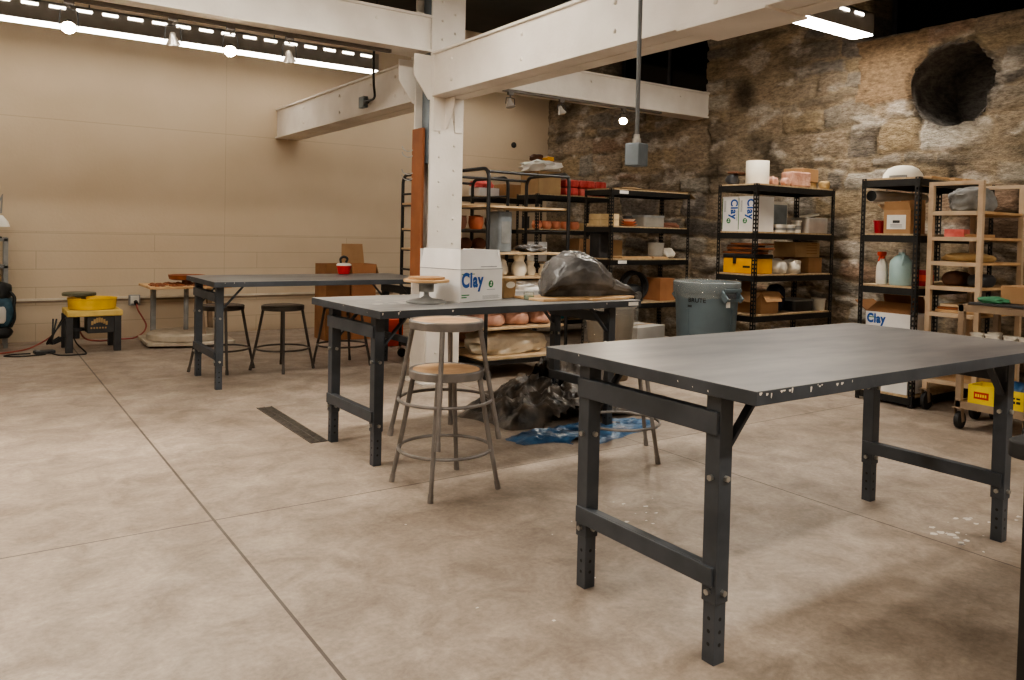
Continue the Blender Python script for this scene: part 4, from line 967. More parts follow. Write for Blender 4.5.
b = MB(); b.lathe([(0.13, 0.0), (0.135, 0.02), (0.135, 0.12), (0.11, 0.17), (0.05, 0.19), (0.0, 0.195)], 24, capt=False); b.build('body', 'black_ink', o)
b = MB(); b.lathe([(0.05, 0), (0.05, 0.015), (0.02, 0.02)], 16, (-0.02, -0.135, 0.07), V((0,0,1)).rotation_difference(V((0,-1,0))).to_matrix()); b.build('hub_cap', 'bolt', o)
b = MB()
for q in range(3): b.tube([V((0.17*math.cos(t)+0.02, -0.06+0.04*q, 0.17+0.15*math.sin(t)+0.005*q)) for t in [2*PI*k/36 for k in range(36)]], 0.018, 8, closed=True)
b.build('coiled_hose', 'rubber', o)
carton('cardboard_box', (6.66, 6.72, zs), (0.24, 0.28, 0.26), 0, 'cardboard_orange', 'orange-brown cardboard box on the rack beside the black vacuum')
zs = 0.10
lump('clay_sack', (6.02, 6.72, zs), (0.42, 0.34, 0.30), 'sand_cloth', 'tan sack sitting low on the rack above the white carton', 'sack', 4, 0.15)

# --- rack 1
zt = 1.83
o = carton('lidded_box', (6.15, 8.43, zt), (0.36, 0.40, 0.28), 0, 'cardboard_tan', 'tan box with lid on the rack, white crumpled plastic heaped on it', seam=False)
b = MB(); b.box((-0.19, -0.21, 0.25), (0.19, 0.21, 0.29)); b.build('lid', 'kraft', o, bevel=0.003)
lump('crumpled_plastic', (6.15, 8.43, zt+0.2905), (0.40, 0.42, 0.13), 'paper', 'white crumpled plastic on top of the tan lidded box', 'plastic', 8, 0.5, ridge=0.5, freq=3)
lump('yellow_cloth', (6.22, 8.36, zt+0.435), (0.14, 0.12, 0.06), 'yellow_plastic', 'small yellow rag on the white crumpled plastic', 'rag', 2, 0.4)
lump('brown_bundle', (6.14, 8.52, zt+0.44), (0.2, 0.1, 0.09), 'wood_dark', 'dark brown bundle poking up behind the crumpled plastic', 'bundle', 6, 0.3)
for k, (x, y, z, w, m) in enumerate(((6.52, 8.34, 0, 0.22, 'red_wrap'), (6.78, 8.34, 0, 0.22, 'pink_wrap'), (6.52, 8.34, 0.105, 0.22, 'red_wrap'), (6.78, 8.34, 0.105, 0.26, 'red_wrap'), (7.03, 8.36, 0.0, 0.2, 'red_wrap'), (7.03, 8.36, 0.105, 0.2, 'red_wrap'))):
    b = MB(); b.cbox((0, 0, 0.051), (w, 0.24, 0.10)); tag(b.build('wrapped_package', m, None, (x, y, zt+z), 0, bevel=0.025, seg=3), ('red wrapped package, bottom layer next to the tan box', 'pink wrapped package, middle of the bottom layer', 'red wrapped package, top layer next to the tan box', 'red wrapped package, middle of the top layer', 'red wrapped package, bottom layer at the wall end', 'red wrapped package, top layer at the wall end')[k], 'package', 'red wrapped packages on the rack top')
zs = 1.38
for k in range(5): pot((6.03+k*0.155, 8.33, zs), 0.07, 0.105, 'pale_terracotta', ('salmon clay pot at the near end of its row on the rack', 'second salmon clay pot in the row on the rack', 'middle salmon clay pot in the row of five on the rack', 'fourth salmon clay pot in the row on the rack', 'last salmon clay pot in the row, by the pale block')[k], 'salmon clay pots in a row', neck=0.8)
block('pale_block', (6.82, 8.33, zs), (0.1, 0.14, 0.09), 'buff_block', 'pale block at the end of the salmon pot row', 'block')
tub('dark_jug', (6.02, 8.57, zs), 0.05, 0.16, 'dark_grey', 'dark jug at the back corner of the pot shelf', 'jug')
zs = 0.96
block('white_carton', (6.06, 8.35, zs), (0.17, 0.2, 0.25), 'white_card', 'white carton standing on the rack beneath the salmon pots', 'box')
b = MB(); b.lathe([(0.06, 0), (0.15, 0.05), (0.19, 0.11), (0.185, 0.11), (0.14, 0.055), (0.05, 0.012)], 28); tag(b.build('clay_bowl', 'mid_grey', None, (6.45, 8.38, zs)), 'wide grey bowl on the rack behind the tube cart', 'bowl')
carton('cardboard_box', (6.85, 8.42, zs), (0.3, 0.3, 0.3), 0, 'cardboard', 'cardboard box at the wall end of the rack shelf with the grey bowl')
zs = 0.52
carton('cardboard_box', (6.25, 8.42, 0.60), (0.4, 0.3, 0.26), 0, 'cardboard_dark', 'brown cardboard box low on the rack behind the tube cart')
# --- rack 0
zt = 1.83
o = carton('white_box', (6.06, 9.68, zt), (0.34, 0.28, 0.12), 0, 'white_card', 'white box on the rack top by the cream wall', seam=False)
lump('red_bag', (6.0, 9.66, zt+0.121), (0.36, 0.24, 0.10), 'red_wrap', 'red crumpled bag lying on the white box near the cream wall', 'bag', 3, 0.3)
carton('cardboard_box', (6.50, 9.68, zt), (0.36, 0.3, 0.19), 0, 'cardboard', 'brown cardboard box on the rack top beside the white box')
zs = 1.38
for k in range(3):
    b = MB(); b.lathe([(0.07, 0), (0.10, 0.06), (0.09, 0.14), (0.05, 0.17), (0.05, 0.18)], 20); tag(b.build('clay_jar', 'brown_clay', None, (5.95+k*0.24, 9.68, zs)), ('brown clay jar at the near end of the shelf by the cream wall', 'middle brown clay jar on the shelf by the cream wall', 'third brown clay jar on the shelf by the cream wall')[k], 'jar', 'brown jars by the cream wall')

# ------------------------------------------------------------------ black tube carts with arched ends
def tube_cart(x, y, L, W, H, levels, label, boards):
    o = empty('tube_cart', (x, y, 0), 0, label, 'cart', 'black tubular ware carts'); r = 0.017; rr = 0.09
    for X in (0, L):
        pts = [(X, 0, 0.12), (X, 0, H-rr)] + [(X, rr-rr*math.cos(a), H-rr+rr*math.sin(a)) for a in [PI/2*k/6 for k in range(1, 7)]]
        pts += [(X, W-rr+rr*math.sin(a), H-rr+rr*math.cos(a)) for a in [PI/2*k/6 for k in range(0, 7)]] + [(X, W, 0.12)]
        m = MB(); m.tube(pts, r, 10); m.build('end_frame', 'black_tube', o)
        for z in [0.17] + list(levels):
            m = MB(); m.cyl((X, 0, z-0.03), (X, W, z-0.03), 0.011, n=8); m.build('rung', 'black_tube', o)
        for y_ in (0, W):
            c = MB(); c.cyl((X, y_, 0.12), (X, y_, 0.095), 0.012, n=8); c.box((X-0.02, y_-0.018, 0.085), (X+0.02, y_+0.018, 0.097)); c.bar((X, y_-0.017, 0.09), (X+0.02, y_-0.017, 0.04), 0.02, 0.003); c.bar((X, y_+0.017, 0.09), (X+0.02, y_+0.017, 0.04), 0.02, 0.003)
            cs = c.build('caster', 'chrome', o); w_ = MB(); w_.cyl((X+0.02, y_-0.013, 0.046), (X+0.02, y_+0.013, 0.046), 0.046, n=20); w_.build('wheel', 'rubber', cs, bevel=0.004)
    for y_ in (0, W):
        m = MB(); m.cyl((0, y_, H-0.02-0.02 if y_ else H-0.03), (L, y_, H-0.04 if y_ else H-0.03), 0.013, n=8); m.build('top_rail', 'black_tube', o)
    for z in [0.17]:
        for yy in (-0.01, W-0.012):
            m = MB(); m.box((0, yy, z-0.04), (L, yy+0.022, z)); m.build('base_rail', 'black_tube', o)
    for z in boards:
        m = MB(); m.box((-0.015, 0.02, z-0.018), (L+0.015, W-0.02, z)); m.build('ware_board', 'plywood', o, smooth=False)
    return o
CA = tube_cart(3.76, 5.93, 0.90, 0.70, 1.885, (0.47, 0.73, 0.93, 1.15, 1.36, 1.57), 'black tube cart with clear bag on its base, standing next to the column', (0.188, 0.458, 0.718, 0.918, 1.138, 1.558))
CB = tube_cart(3.68, 6.76, 0.84, 0.70, 1.885, (0.46, 0.7, 0.95, 1.15, 1.35, 1.6, 1.72), 'black tube cart standing behind the other one, by the orange hook board', (0.188, 0.69, 1.14, 1.34, 1.6))
def pillow(name, loc, d, m, label, cat, seed, rz=0, ridge=0.12, amp=0.12, sub=4):
    o = blob(d[0]/2, d[1]/2, d[2]/2/0.9, seed, amp, 1.6, ridge, sub, 0.72, 0.2).build(name, m, None, loc, rz, ang=80); return tag(o, label, cat)
pillow('plastic_sack', (4.20, 6.28, 0.188), (0.72, 0.46, 0.20), 'white_film', 'large pale plastic sack lying on the base of the tube cart', 'sack', 14, ridge=0.18, amp=0.14)
pillow('white_plastic_bag', (4.33, 6.22, 0.718), (0.52, 0.42, 0.15), 'paper', 'white plastic bag on the cart shelf behind tissue box and jar', 'bag', 15, ridge=0.3, amp=0.25)
for k, (x, w) in enumerate(((3.96, 0.24), (4.23, 0.26), (4.50, 0.22))):
    pillow('clay_bag', (x-0.02, 6.22, 0.458), (w, 0.40, 0.13+0.02*(k == 1)), 'pink_clay', ('pinkish clay bag at the post end of the low cart shelf', 'middle pinkish clay bag on the low cart shelf', 'pinkish clay bag at the far end of the low cart shelf')[k], 'clay', 20+k, sub=3)
b = MB(); b.prism(rrect(-0.075, -0.105, 0.075, 0.105, 0.03), 0, 0.37); o = b.build('grey_container', 'grey_plastic', None, (4.01, 6.12, 1.138), 0, bevel=0.012); tag(o, 'upright grey plastic container on the tube cart shelf', 'container')
b = MB(); b.prism(rrect(-0.05, -0.002, 0.05, 0.002, 0.001), 0.08, 0.28, lambda x, y, z: (x, y-0.107, z)); b.build('embossed_panel', 'mid_grey', o, bevel=0.001)
b = MB(); b.cyl((0, 0, 0.37), (0, 0, 0.39), 0.03, n=16); b.build('cap', 'white_plastic', o)
lump('grey_bag', (4.40, 6.18, 1.138), (0.26, 0.3, 0.07), 'grey_film', 'flat grey bag beside the upright container on the cart', 'bag', 5, 0.3)
def vase(loc, r, h, label):
    b = MB(); b.lathe([(r*0.75, 0), (r, h*0.25), (r*0.95, h*0.5), (r*0.6, h*0.72), (r*0.8, h), (r*0.7, h), (r*0.5, h*0.72)], 22); return tag(b.build('white_vase', 'plaster', None, loc), label, 'vase', 'white vases on the carts')
for k, (x, y, r, h) in enumerate(((4.22, 6.10, 0.075, 0.19), (4.37, 6.13, 0.055, 0.13), (4.49, 6.08, 0.05, 0.11), (4.60, 6.12, 0.055, 0.13))):
    vase((x, y, 0.918), r, h, ('tallest white vase on the cart, behind the tissue box', 'white vase next to the tallest one on the cart', 'short white vase third along the cart shelf', 'white vase at the end of the cart, behind the black bag')[k])
pillow('white_bundle', (4.0, 6.24, 0.918), (0.22, 0.34, 0.165), 'white_cloth', 'white wrapped bundle on the cart behind the clay box', 'bundle', 31, sub=3)
for k, (x, r) in enumerate(((3.90, 0.085), (4.10, 0.09), (4.31, 0.08))):
    pot((x-0.02, 7.0, 1.34), r, 0.14, 'terracotta' if k != 1 else 'brown_clay', ('terracotta pot on the rear cart, closest to the column', 'brown pot on the rear cart between two terracotta ones', 'terracotta pot on the rear cart at the far side')[k], 'pots on the rear tube cart', neck=0.9)
for k in range(4):
    lump('clay_ball', (3.82+k*0.17, 7.0, 1.14), (0.15, 0.16, 0.12), 'brown_clay', ('round brown clay ball on the rear cart, by the column', 'second round brown clay ball on the rear cart', 'third round brown clay ball on the rear cart', 'last round brown clay ball on the rear cart')[k], 'clay', 30+k, 0.06, sq=0.95, group='clay balls on the rear cart')
for k, (x, y) in enumerate(((3.9, 7.1), (4.25, 7.1))):
    pillow('clay_bag', (x, y, 0.188), (0.28, 0.34, 0.16), 'pink_clay', ('pinkish clay bag on the base of the rear cart, near side', 'pinkish clay bag on the base of the rear cart, far side')[k], 'clay', 40+k, sub=3)
carton('red_box', (4.30, 7.0, 0.69), (0.16, 0.2, 0.16), 0, 'orange_red', 'small orange-red box on the rear cart', seam=False)
# crates standing behind
carton('teal_crate', (6.30, 8.42, 0.20), (0.34, 0.30, 0.20), 0, 'teal', 'teal crate low on the rack seen under the middle table', seam=False)
carton('red_box', (6.05, 8.42, 0.20), (0.11, 0.2, 0.20), 0, 'orange_red', 'small red box beside the teal crate low on the rack', seam=False)
lump('clay_sack', (6.72, 8.42, 0.20), (0.36, 0.3, 0.2), 'sand_cloth', 'tan sack low on the rack beside the teal crate', 'sack', 8, 0.2)
carton('orange_crate', (3.95, 8.35, 0.0), (0.26, 0.3, 0.30), 0, 'orange_red', 'orange-red crate on the floor beyond the middle table leg', seam=False)

# ------------------------------------------------------------------ round bins
o = empty('waste_bin', (5.60, 5.03, 0.11), 0, 'grey round waste bin with clear liner beside the black rack', 'bin', None)
b = MB(); b.lathe([(0.245, 0), (0.25, 0.02), (0.287, 0.70), (0.30, 0.70), (0.305, 0.72), (0.305, 0.795), (0.298, 0.80), (0.285, 0.80), (0.28, 0.72), (0.24, 0.03)], 48); bd = b.build('body', 'bin_grey', o)
b = MB()
for k in range(4):
    a = k*PI/2 + 0.1; u = V((math.cos(a), math.sin(a), 0)); t = V((-u.y, u.x, 0))
    b = MB(); b.bar(u*0.248+V((0,0,0.05)), u*0.282+V((0,0,0.56)), 0.02, 0.012, up=tuple(u)); b.build('rib', 'bin_grey', o)
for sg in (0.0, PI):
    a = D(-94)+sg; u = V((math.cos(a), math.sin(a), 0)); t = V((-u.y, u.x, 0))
    h = MB()
    for s_ in (-1, 1): h.bar(u*0.29+t*0.09*s_+V((0,0,0.66)), u*0.33+t*0.09*s_+V((0,0,0.70)), 0.02, 0.11)
    h.bar(u*0.33-t*0.1+V((0,0,0.735)), u*0.33+t*0.1+V((0,0,0.735)), 0.022, 0.03); h.bar(u*0.32-t*0.1+V((0,0,0.645)), u*0.32+t*0.1+V((0,0,0.645)), 0.02, 0.02)
    h.build('handle', 'bin_grey', o, bevel=0.004)
    g = MB(); decal(g, u*0.292+t*-0.08+V((0,0,0.66)), t, (0,0,1), 0.16, 0.08, 0.004); g.build('handle_recess', 'navy', o, smooth=False)  # flat dark sheet paints the shade in the handle hollow
def curved_text(body, size, m, parent, ang, z, rad, bold=0.003, sx=1.0):
    t = lettering(body, size, m, parent, (0, 0, 0), (1, 0, 0), (0, 0, 1), bold=bold, sx=sx)
    for v in t.data.vertices:
        a = ang + v.co.x/rad; v.co = V((math.cos(a)*rad, math.sin(a)*rad, z+v.co.z))
    return t
lo = curved_text('BRUTE', 0.055, 'black_ink', o, D(-172), 0.622, 0.2880, 0.0009)
b = MB(); b.lathe([(0.23, -0.035), (0.25, -0.03), (0.25, -0.002), (0.2, -0.002)], 30)
for k in range(5):
    a = 2*PI*k/5; b.cyl((0.19*math.cos(a)-0.012, 0.19*math.sin(a), -0.075), (0.19*math.cos(a)+0.012, 0.19*math.sin(a), -0.075), 0.035, n=16)
b.build('dolly', 'rubber', o)
g = MB()
for k in range(3):
    a = D(-173)+k*0.05; p = V((math.cos(a), math.sin(a), 0)); t = V((-p.y, p.x, 0)); decal(g, p*0.284+V((0,0,0.575)), t, (0,0,1), 0.012, 0.02, 0.002)
g.build('small_lettering', 'black_ink', o, smooth=False)
a = D(-102); p = V((math.cos(a), math.sin(a), 0)); t = V((-p.y, p.x, 0)); g = MB(); decal(g, p*0.287+V((0,0,0.58)), t, (0,0,1), 0.045, 0.08, 0.003); g.build('sticker', 'paper', o, smooth=False)
b = MB(); n = 48; vs = []; rings = [(0.308, 0.66), (0.312, 0.74), (0.311, 0.805), (0.295, 0.812), (0.272, 0.79), (0.262, 0.6), (0.245, 0.3)]
for r_, z_ in rings:
    for k in range(n):
        a = 2*PI*k/n; w_ = 1+0.02*noise.noise((math.cos(a)*4, math.sin(a)*4, z_*6)); vs.append((r_*w_*math.cos(a), r_*w_*math.sin(a), z_+0.018*noise.noise((math.cos(a)*3, math.sin(a)*3, z_*3+7))))
b.add(vs, [(i*n+k, i*n+(k+1) % n, (i+1)*n+(k+1) % n, (i+1)*n+k) for i in range(len(rings)-1) for k in range(n)])
b.build('bin_liner', 'clear_film', o, ang=80)
o = empty('waste_bin', (4.82, 5.48, 0), 0, 'tan plastic waste bin with loose clear liner behind the middle table end', 'bin', None)
b = MB(); b.lathe([(0.17, 0), (0.175, 0.015), (0.225, 0.66), (0.24, 0.665), (0.24, 0.69), (0.225, 0.69), (0.215, 0.65), (0.165, 0.02)], 40); b.build('body', 'bin_tan', o)
b = MB(); vs = []; rings = [(0.232, 0.30), (0.25, 0.42), (0.255, 0.56), (0.252, 0.70), (0.235, 0.705), (0.21, 0.66), (0.18, 0.3)]
for r_, z_ in rings:
    for k in range(n):
        a = 2*PI*k/n; w_ = 1+0.05*noise.noise((math.cos(a)*4, math.sin(a)*4, z_*5)); vs.append((r_*w_*math.cos(a), r_*w_*math.sin(a), z_+0.06*noise.noise((math.cos(a)*2.5, math.sin(a)*2.5, 7))*(1 if z_ < 0.6 else 0.3)))
b.add(vs, [(i*n+k, i*n+(k+1) % n, (i+1)*n+(k+1) % n, (i+1)*n+k) for i in range(len(rings)-1) for k in range(n)])
b.build('bin_liner', 'clear_film', o, ang=80)
o = carton('white_carton', (5.52, 5.86, 0), (0.48, 0.34, 0.42), D(12), 'grey_card', 'grey-white carton on the floor between the two bins')
g = MB(); decal(g, (-0.08, -0.15, 0.22), (1, 0, 0), (0, 0, 1), 0.07, 0.11); g.cur = 1
for q in range(3): decal(g, (-0.07, -0.15, 0.245+q*0.025), (1, 0, 0), (0, 0, 1), 0.045, 0.008, 0.002)
g.build('label', ['paper', 'grey_ink'], o, smooth=False)

# ------------------------------------------------------------------ on the middle table
HT = 0.882
OB = clay_box((2.59, 4.39, HT+0.0005), (0.385, 0.36, 0.2), D(15), 'open white clay box with upright flaps standing on the middle table', face='-y', word=0.12, open_top=True, flaps=(('-y', 106, 0.125), ('-x', 97, 0.125), ('+y', 80, 0.12), ('+x', 96, 0.12)))
g = MB(); decal(g, (-0.1925, -0.18, 0.197), (1, 0, 0), (0, 0, 1), 0.385, 0.004); decal(g, (-0.1925, 0.18, 0.197), (0, -1, 0), (0, 0, 1), 0.36, 0.004); g.build('fold_line', 'grey_ink', OB, smooth=False)
g = MB(); decal(g, (-0.02, -0.185, 0.212), (1, 0, 0), (0, 0.1, 1), 0.15, 0.005, 0.003); g.build('flap_slot', 'grey_ink', OB, smooth=False)
o = empty('banding_wheel', (2.262, 4.245, HT), 0, 'small metal turntable with round wooden bats on the middle table', 'turntable')
b = MB(); b.lathe([(0.12, 0), (0.12, 0.008), (0.10, 0.016), (0.035, 0.028), (0.018, 0.04), (0.014, 0.07)], 32); b.build('base', 'mid_grey', o)
b = MB(); b.lathe([(0.014, 0.05), (0.014, 0.075), (0.012, 0.075)], 16); b.lathe([(0.045, 0.065), (0.045, 0.112), (0.075, 0.118), (0.075, 0.124)], 28); b.build('hub', 'mid_grey', o)
b = MB(); b.lathe([(0.136, 0.1245), (0.138, 0.127), (0.138, 0.138), (0.135, 0.141)], 40); b.build('wooden_bat', 'wood_pale', o)
b = MB(); b.lathe([(0.108, 0.1415), (0.11, 0.144), (0.11, 0.152), (0.108, 0.155)], 40); b.build('wooden_bat', 'cardboard', o)
b = MB(); rnd = random.Random(9)
for k in range(24):
    a = rnd.uniform(0, 6.28); q = rnd.uniform(0.04, 0.30); x, y, r_ = 2.18+q*1.1*math.cos(a), 4.3+q*0.8*math.sin(a), rnd.uniform(0.01, 0.05)
    b.add([(x+r_*rnd.uniform(0.5, 1.3)*math.cos(t), y+r_*rnd.uniform(0.5, 1.3)*math.sin(t), HT+0.0006) for t in [2*PI*i/9 for i in range(9)]], [tuple(range(9))])
o = b.build('clay_smears', 'grey_card', smooth=False); tag(o, 'dried pale clay smears around the turntable on the table', 'smears', kind='stuff')
b = MB(); b.lathe([(0.055, 0), (0.058, 0.004), (0.064, 0.12), (0.066, 0.125), (0.06, 0.125), (0.055, 0.01)], 4, R=Matrix.Rotation(PI/4, 3, 'Z')); o = b.build('tissue_box', 'kraft', None, (2.925, 4.39, HT), D(10), smooth=False); tag(o, 'small brown square box with pale oval beside the clay box', 'box')
o.scale = (1.2, 1.2, 1.0)
g = MB(); g.add([(0.035*math.cos(t), -0.0475-0.001-0.0, 0.088+0.022*math.sin(t)) for t in [2*PI*i/20 for i in range(20)]], [tuple(range(20))]); g.build('oval_mark', 'white_cloth', o, smooth=False)
o = empty('glass_jar', (2.99, 4.20, HT), 0, 'small glass jar standing near the wooden board on the table', 'jar')
b = MB(); b.lathe([(0.032, 0), (0.035, 0.005), (0.035, 0.04), (0.03, 0.046), (0.03, 0.05)], 20); b.build('jar', 'glass', o)
b = MB(); b.lathe([(0.031, 0.005), (0.031, 0.025)], 20); b.build('contents', 'green_cloth', o)
block('ware_board', (3.37, 4.19, HT), (0.80, 0.32, 0.016), 'wood_pale', 'wide pale wooden board lying under the black plastic bag', 'board', D(2))
block('wood_strip', (3.50, 4.0, HT), (0.34, 0.05, 0.014), 'wood_pale', 'thin pale wood strip on the table in front of black bag', 'wood', D(3))
block('paper_label', (3.64, 3.907, HT-0.034), (0.09, 0.001, 0.024), 'paper', 'small white label stuck on the table edge', 'label', D(1.5), bevel=0)
# tied black bag
def interp(tab, t):
    for (a0, b0), (a1, b1) in zip(tab, tab[1:]):
        if t <= a1: q = (t-a0)/(a1-a0); q = q*q*(3-2*q); return b0+(b1-b0)*q
    return tab[-1][1]
BH = [(0, 0.04), (0.05, 0.17), (0.14, 0.25), (0.28, 0.29), (0.42, 0.285), (0.55, 0.24), (0.68, 0.165), (0.78, 0.11), (0.88, 0.075), (1.0, 0.012)]
BWD = [(0, 0.05), (0.06, 0.13), (0.2, 0.165), (0.45, 0.17), (0.62, 0.13), (0.76, 0.07), (0.86, 0.07), (1.0, 0.09)]
B = MB(); nt, na = 90, 84; vs = []
for i in range(nt+1):
    t = i/nt; h = interp(BH, t); w_ = interp(BWD, t); kn = math.exp(-((t-0.76)/0.30)**2)
    for k in range(na):
        a = 2*PI*k/na; y = math.cos(a); z = math.sin(a)
        f = 0.055*kn*math.sin(a*9+1.4*math.sin(t*5)+2.0*noise.noise((t*3, math.cos(a)*1.5, math.sin(a)*1.5))) + 0.05*kn*(0.5-abs(noise.noise((t*5, math.cos(a)*4, math.sin(a)*4))))*2
        f += 0.10*noise.noise((t*4+3, math.cos(a)*2, math.sin(a)*2)) + 0.045*(0.5-abs(noise.noise((t*9, math.cos(a)*6+2, math.sin(a)*6))))
        q = 1+f
        zz_ = (z*0.5+0.5)**0.8
        vs.append((-0.30+0.72*t+0.03*noise.noise((t*6, a, 3)), y*w_*q*(1 if z > -0.6 else 0.9), max(0.0, zz_*h*q if z > -0.85 else 0.0)))
B.add(vs, [(i*na+k, i*na+(k+1) % na, (i+1)*na+(k+1) % na, (i+1)*na+k) for i in range(nt) for k in range(na)] + [tuple(range(na)), tuple(nt*na+k for k in range(na))])
o = B.build('plastic_bag', 'grey_film', None, (3.41, 4.19, HT+0.0165), D(-6), ang=80); tag(o, 'stuffed dark grey plastic bag tied at one end on the table', 'bag')

# ------------------------------------------------------------------ plastic sheeting heaped on the floor
def heap(name, c, rx, ry, hfun, m, label, seed, n=90, edge=0.25, drop=None):
    b = MB(); vs = [(c[0], c[1], 0)]; nr = 34; vs = []; fs = []
    for i in range(nr+1):
        for k in range(n):
            a = 2*PI*k/n; rad = i/nr
            e = 1+edge*noise.noise((math.cos(a)*1.7+seed, math.sin(a)*1.7, seed))+0.10*noise.noise((math.cos(a)*5, math.sin(a)*5, seed+3))
            x, y = c[0]+rx*e*rad*math.cos(a), c[1]+ry*e*rad*math.sin(a)
            r1 = 1-abs(noise.noise((x*2.6+seed, y*2.6, 1.0)))*2; r2_ = 1-abs(noise.noise((x*6+seed, y*6, 4.0)))*2; r3 = 1-abs(noise.noise((x*13+seed, y*13, 8.0)))*2
            z = hfun(x, y)*(0.60+0.26*r1+0.24*r2_) + (0.04*r2_+0.045*r3+0.012)*min(1, hfun(x, y)*18+0.25)
            z *= min(1.0, (1-rad)*6)
            vs.append((x+0.03*noise.noise((x*7, y*7, 2)), y+0.03*noise.noise((x*7, y*7, 6)), max(0.002, z)))
    for i in range(nr):
        for k in range(n):
            l = (k+1) % n; fs.append((i*n+k, (i+1)*n+k, (i+1)*n+l, i*n+l))
    if drop:
        bad = [drop(*v) for v in vs]; fs = [f for f in fs if not any(bad[q] for q in f)]
    b.add(vs, fs); o = b.build(name, m, ang=70); return tag(o, label, 'plastic sheeting')
heap('plastic_sheeting', (3.62, 4.68), 0.76, 0.58, lambda x, y: 0.36*math.exp(-((x-3.86)/0.46)**2-((y-4.86)/0.27)**2)+0.11*math.exp(-((x-3.35)/0.4)**2-((y-4.5)/0.3)**2), 'black_film', 'black plastic sheeting heaped on the floor under the middle table', 4.0, drop=lambda x, y, z: max(abs(x-3.594), abs(y-4.698)) < 0.058 or max(abs(x-3.609), abs(y-4.108)) < 0.058 or (abs(x-3.57) < 0.05 and z > 0.225) or y < 4.22)
heap('plastic_sheeting', (3.42, 4.06), 0.56, 0.27, lambda x, y: 0.006, 'blue_film', 'blue plastic sheeting spread on the floor in front of the black heap', 9.0, edge=0.35, drop=lambda x, y, z: max(abs(x-3.609), abs(y-4.108)) < 0.058 or y > 4.185 or math.hypot(x-3.157, y-3.812) < 0.055)

# ------------------------------------------------------------------ on and behind the far table
o = empty('lidded_tub', (3.00, 7.34, 0.876), 0, 'red tub with white lid at the back of the far table', 'tub')
b = MB(); b.lathe([(0.045, 0), (0.055, 0.006), (0.07, 0.075), (0.072, 0.082)], 24); b.build('tub', 'red_plastic', o)
b = MB(); b.lathe([(0.073, 0.0825), (0.074, 0.09), (0.06, 0.105), (0.02, 0.11)], 24); b.build('lid', 'white_plastic', o)
b = MB(); b.tube(smooth_path([(-0.03, 0, 0.105), (-0.035, 0, 0.15), (0.0, 0.0, 0.17), (0.035, 0, 0.15), (0.02, 0, 0.112)], 5), 0.012, 8); b.build('handle', 'black_ink', o)
o = carton('cardboard_carton', (3.90, 9.08, 0), (0.30, 0.36, 0.90), D(0), 'cardboard_orange', 'tall cardboard carton with an open flap standing behind the far table', open_top=True, flaps=(('+y', 82, 0.24), ('+x', -70, 0.12)), flap_m='cardboard')
o = carton('cardboard_carton', (3.58, 9.10, 0), (0.30, 0.36, 0.90), D(0), 'cardboard_dark', 'narrow brown carton standing beside the taller open-flapped one', open_top=True)  # added carton stands for the darker side face of its neighbour

# ------------------------------------------------------------------ yellow potter's wheel
o = empty('potters_wheel', (0.80, 9.13, 0), 0, 'potter\'s wheel with yellow top and yellow splash pan by the wall', 'potter\'s wheel')
b = MB(); b.box((0.005, -0.005, 0.365), (0.515, 0.53, 0.425)); b.build('table_top', 'yellow_top', o, bevel=0.012)
for x, y in ((0.03, 0.05), (0.47, 0.05), (0.03, 0.48), (0.47, 0.48)):
    l = MB(); l.box((x-0.033, y-0.033, 0), (x+0.033, y+0.033, 0.365)); l.build('leg', 'dark_grey', o, bevel=0.004)
b = MB(); b.lathe([(0.205, 0.426), (0.22, 0.43), (0.225, 0.465), (0.228, 0.525), (0.234, 0.531), (0.234, 0.54), (0.224, 0.54), (0.215, 0.465), (0.2, 0.44)], 44, (0.26, 0.26, 0)); b.build('splash_pan', 'yellow_paint', o)
b = MB(); b.cyl((0.20, 0.24, 0.425), (0.17, 0.235, 0.565), 0.022, n=14); b.lathe([(0.055, 0.548), (0.06, 0.566)], 20, (0.15, 0.235, 0)); b.build('shaft', 'mid_grey', o)
b = MB(); b.lathe([(0.15, 0.566), (0.158, 0.571), (0.158, 0.593), (0.15, 0.599)], 40, (0.135, 0.23, 0)); b.build('wheel_head', 'olive_disc', o)
b = MB(); b.box((0.19, 0.03, 0.19), (0.44, 0.30, 0.365)); cb_ = b.build('control_box', 'dark_grey', o, bevel=0.008)
g = MB(); rnd = random.Random(4)
for k in range(7): decal(g, (0.225+0.022*k, 0.03, 0.275+0.025*math.sin(k*0.55)), (1, 0, 0), (0, 0, 1), 0.02, 0.04+0.012*math.sin(k*0.5), 0.002)
for k in range(6): decal(g, (0.22+0.026*k, 0.03, 0.235), (1, 0, 0), (0, 0, 1), 0.016, 0.018, 0.002)
g.build('emblem', 'sand_cloth', cb_, smooth=False)
b = MB(); b.cyl((0.11, 0.24, 0.12), (0.11, 0.24, 0.365), 0.035, n=14); b.cyl((0.11, 0.24, 0.20), (0.11, 0.24, 0.23), 0.075, n=20); b.build('motor', 'dark_grey', o)
b = MB()
for q in range(4): b.tube(smooth_path([(-0.06+0.05*math.cos(q), 0.0+0.02*q, 0.35), (-0.12, -0.02, 0.2-0.02*q), (-0.16+0.02*q, 0.06, 0.10), (-0.05+0.03*q, 0.12, 0.16)], 6), 0.008, 6)
tag(b.build('cord_tangle', 'cord_black', None, (0.80, 9.13, 0)), 'tangle of black cords hanging beside the yellow wheel', 'cord')
o = empty('foot_pedal', (0.62, 9.25, 0), D(10), 'black foot pedal on the floor beside the yellow wheel', 'pedal')
b = MB(); b.box((-0.09, -0.05, 0), (0.09, 0.05, 0.03)); b.build('base', 'dark_grey', o, bevel=0.006)
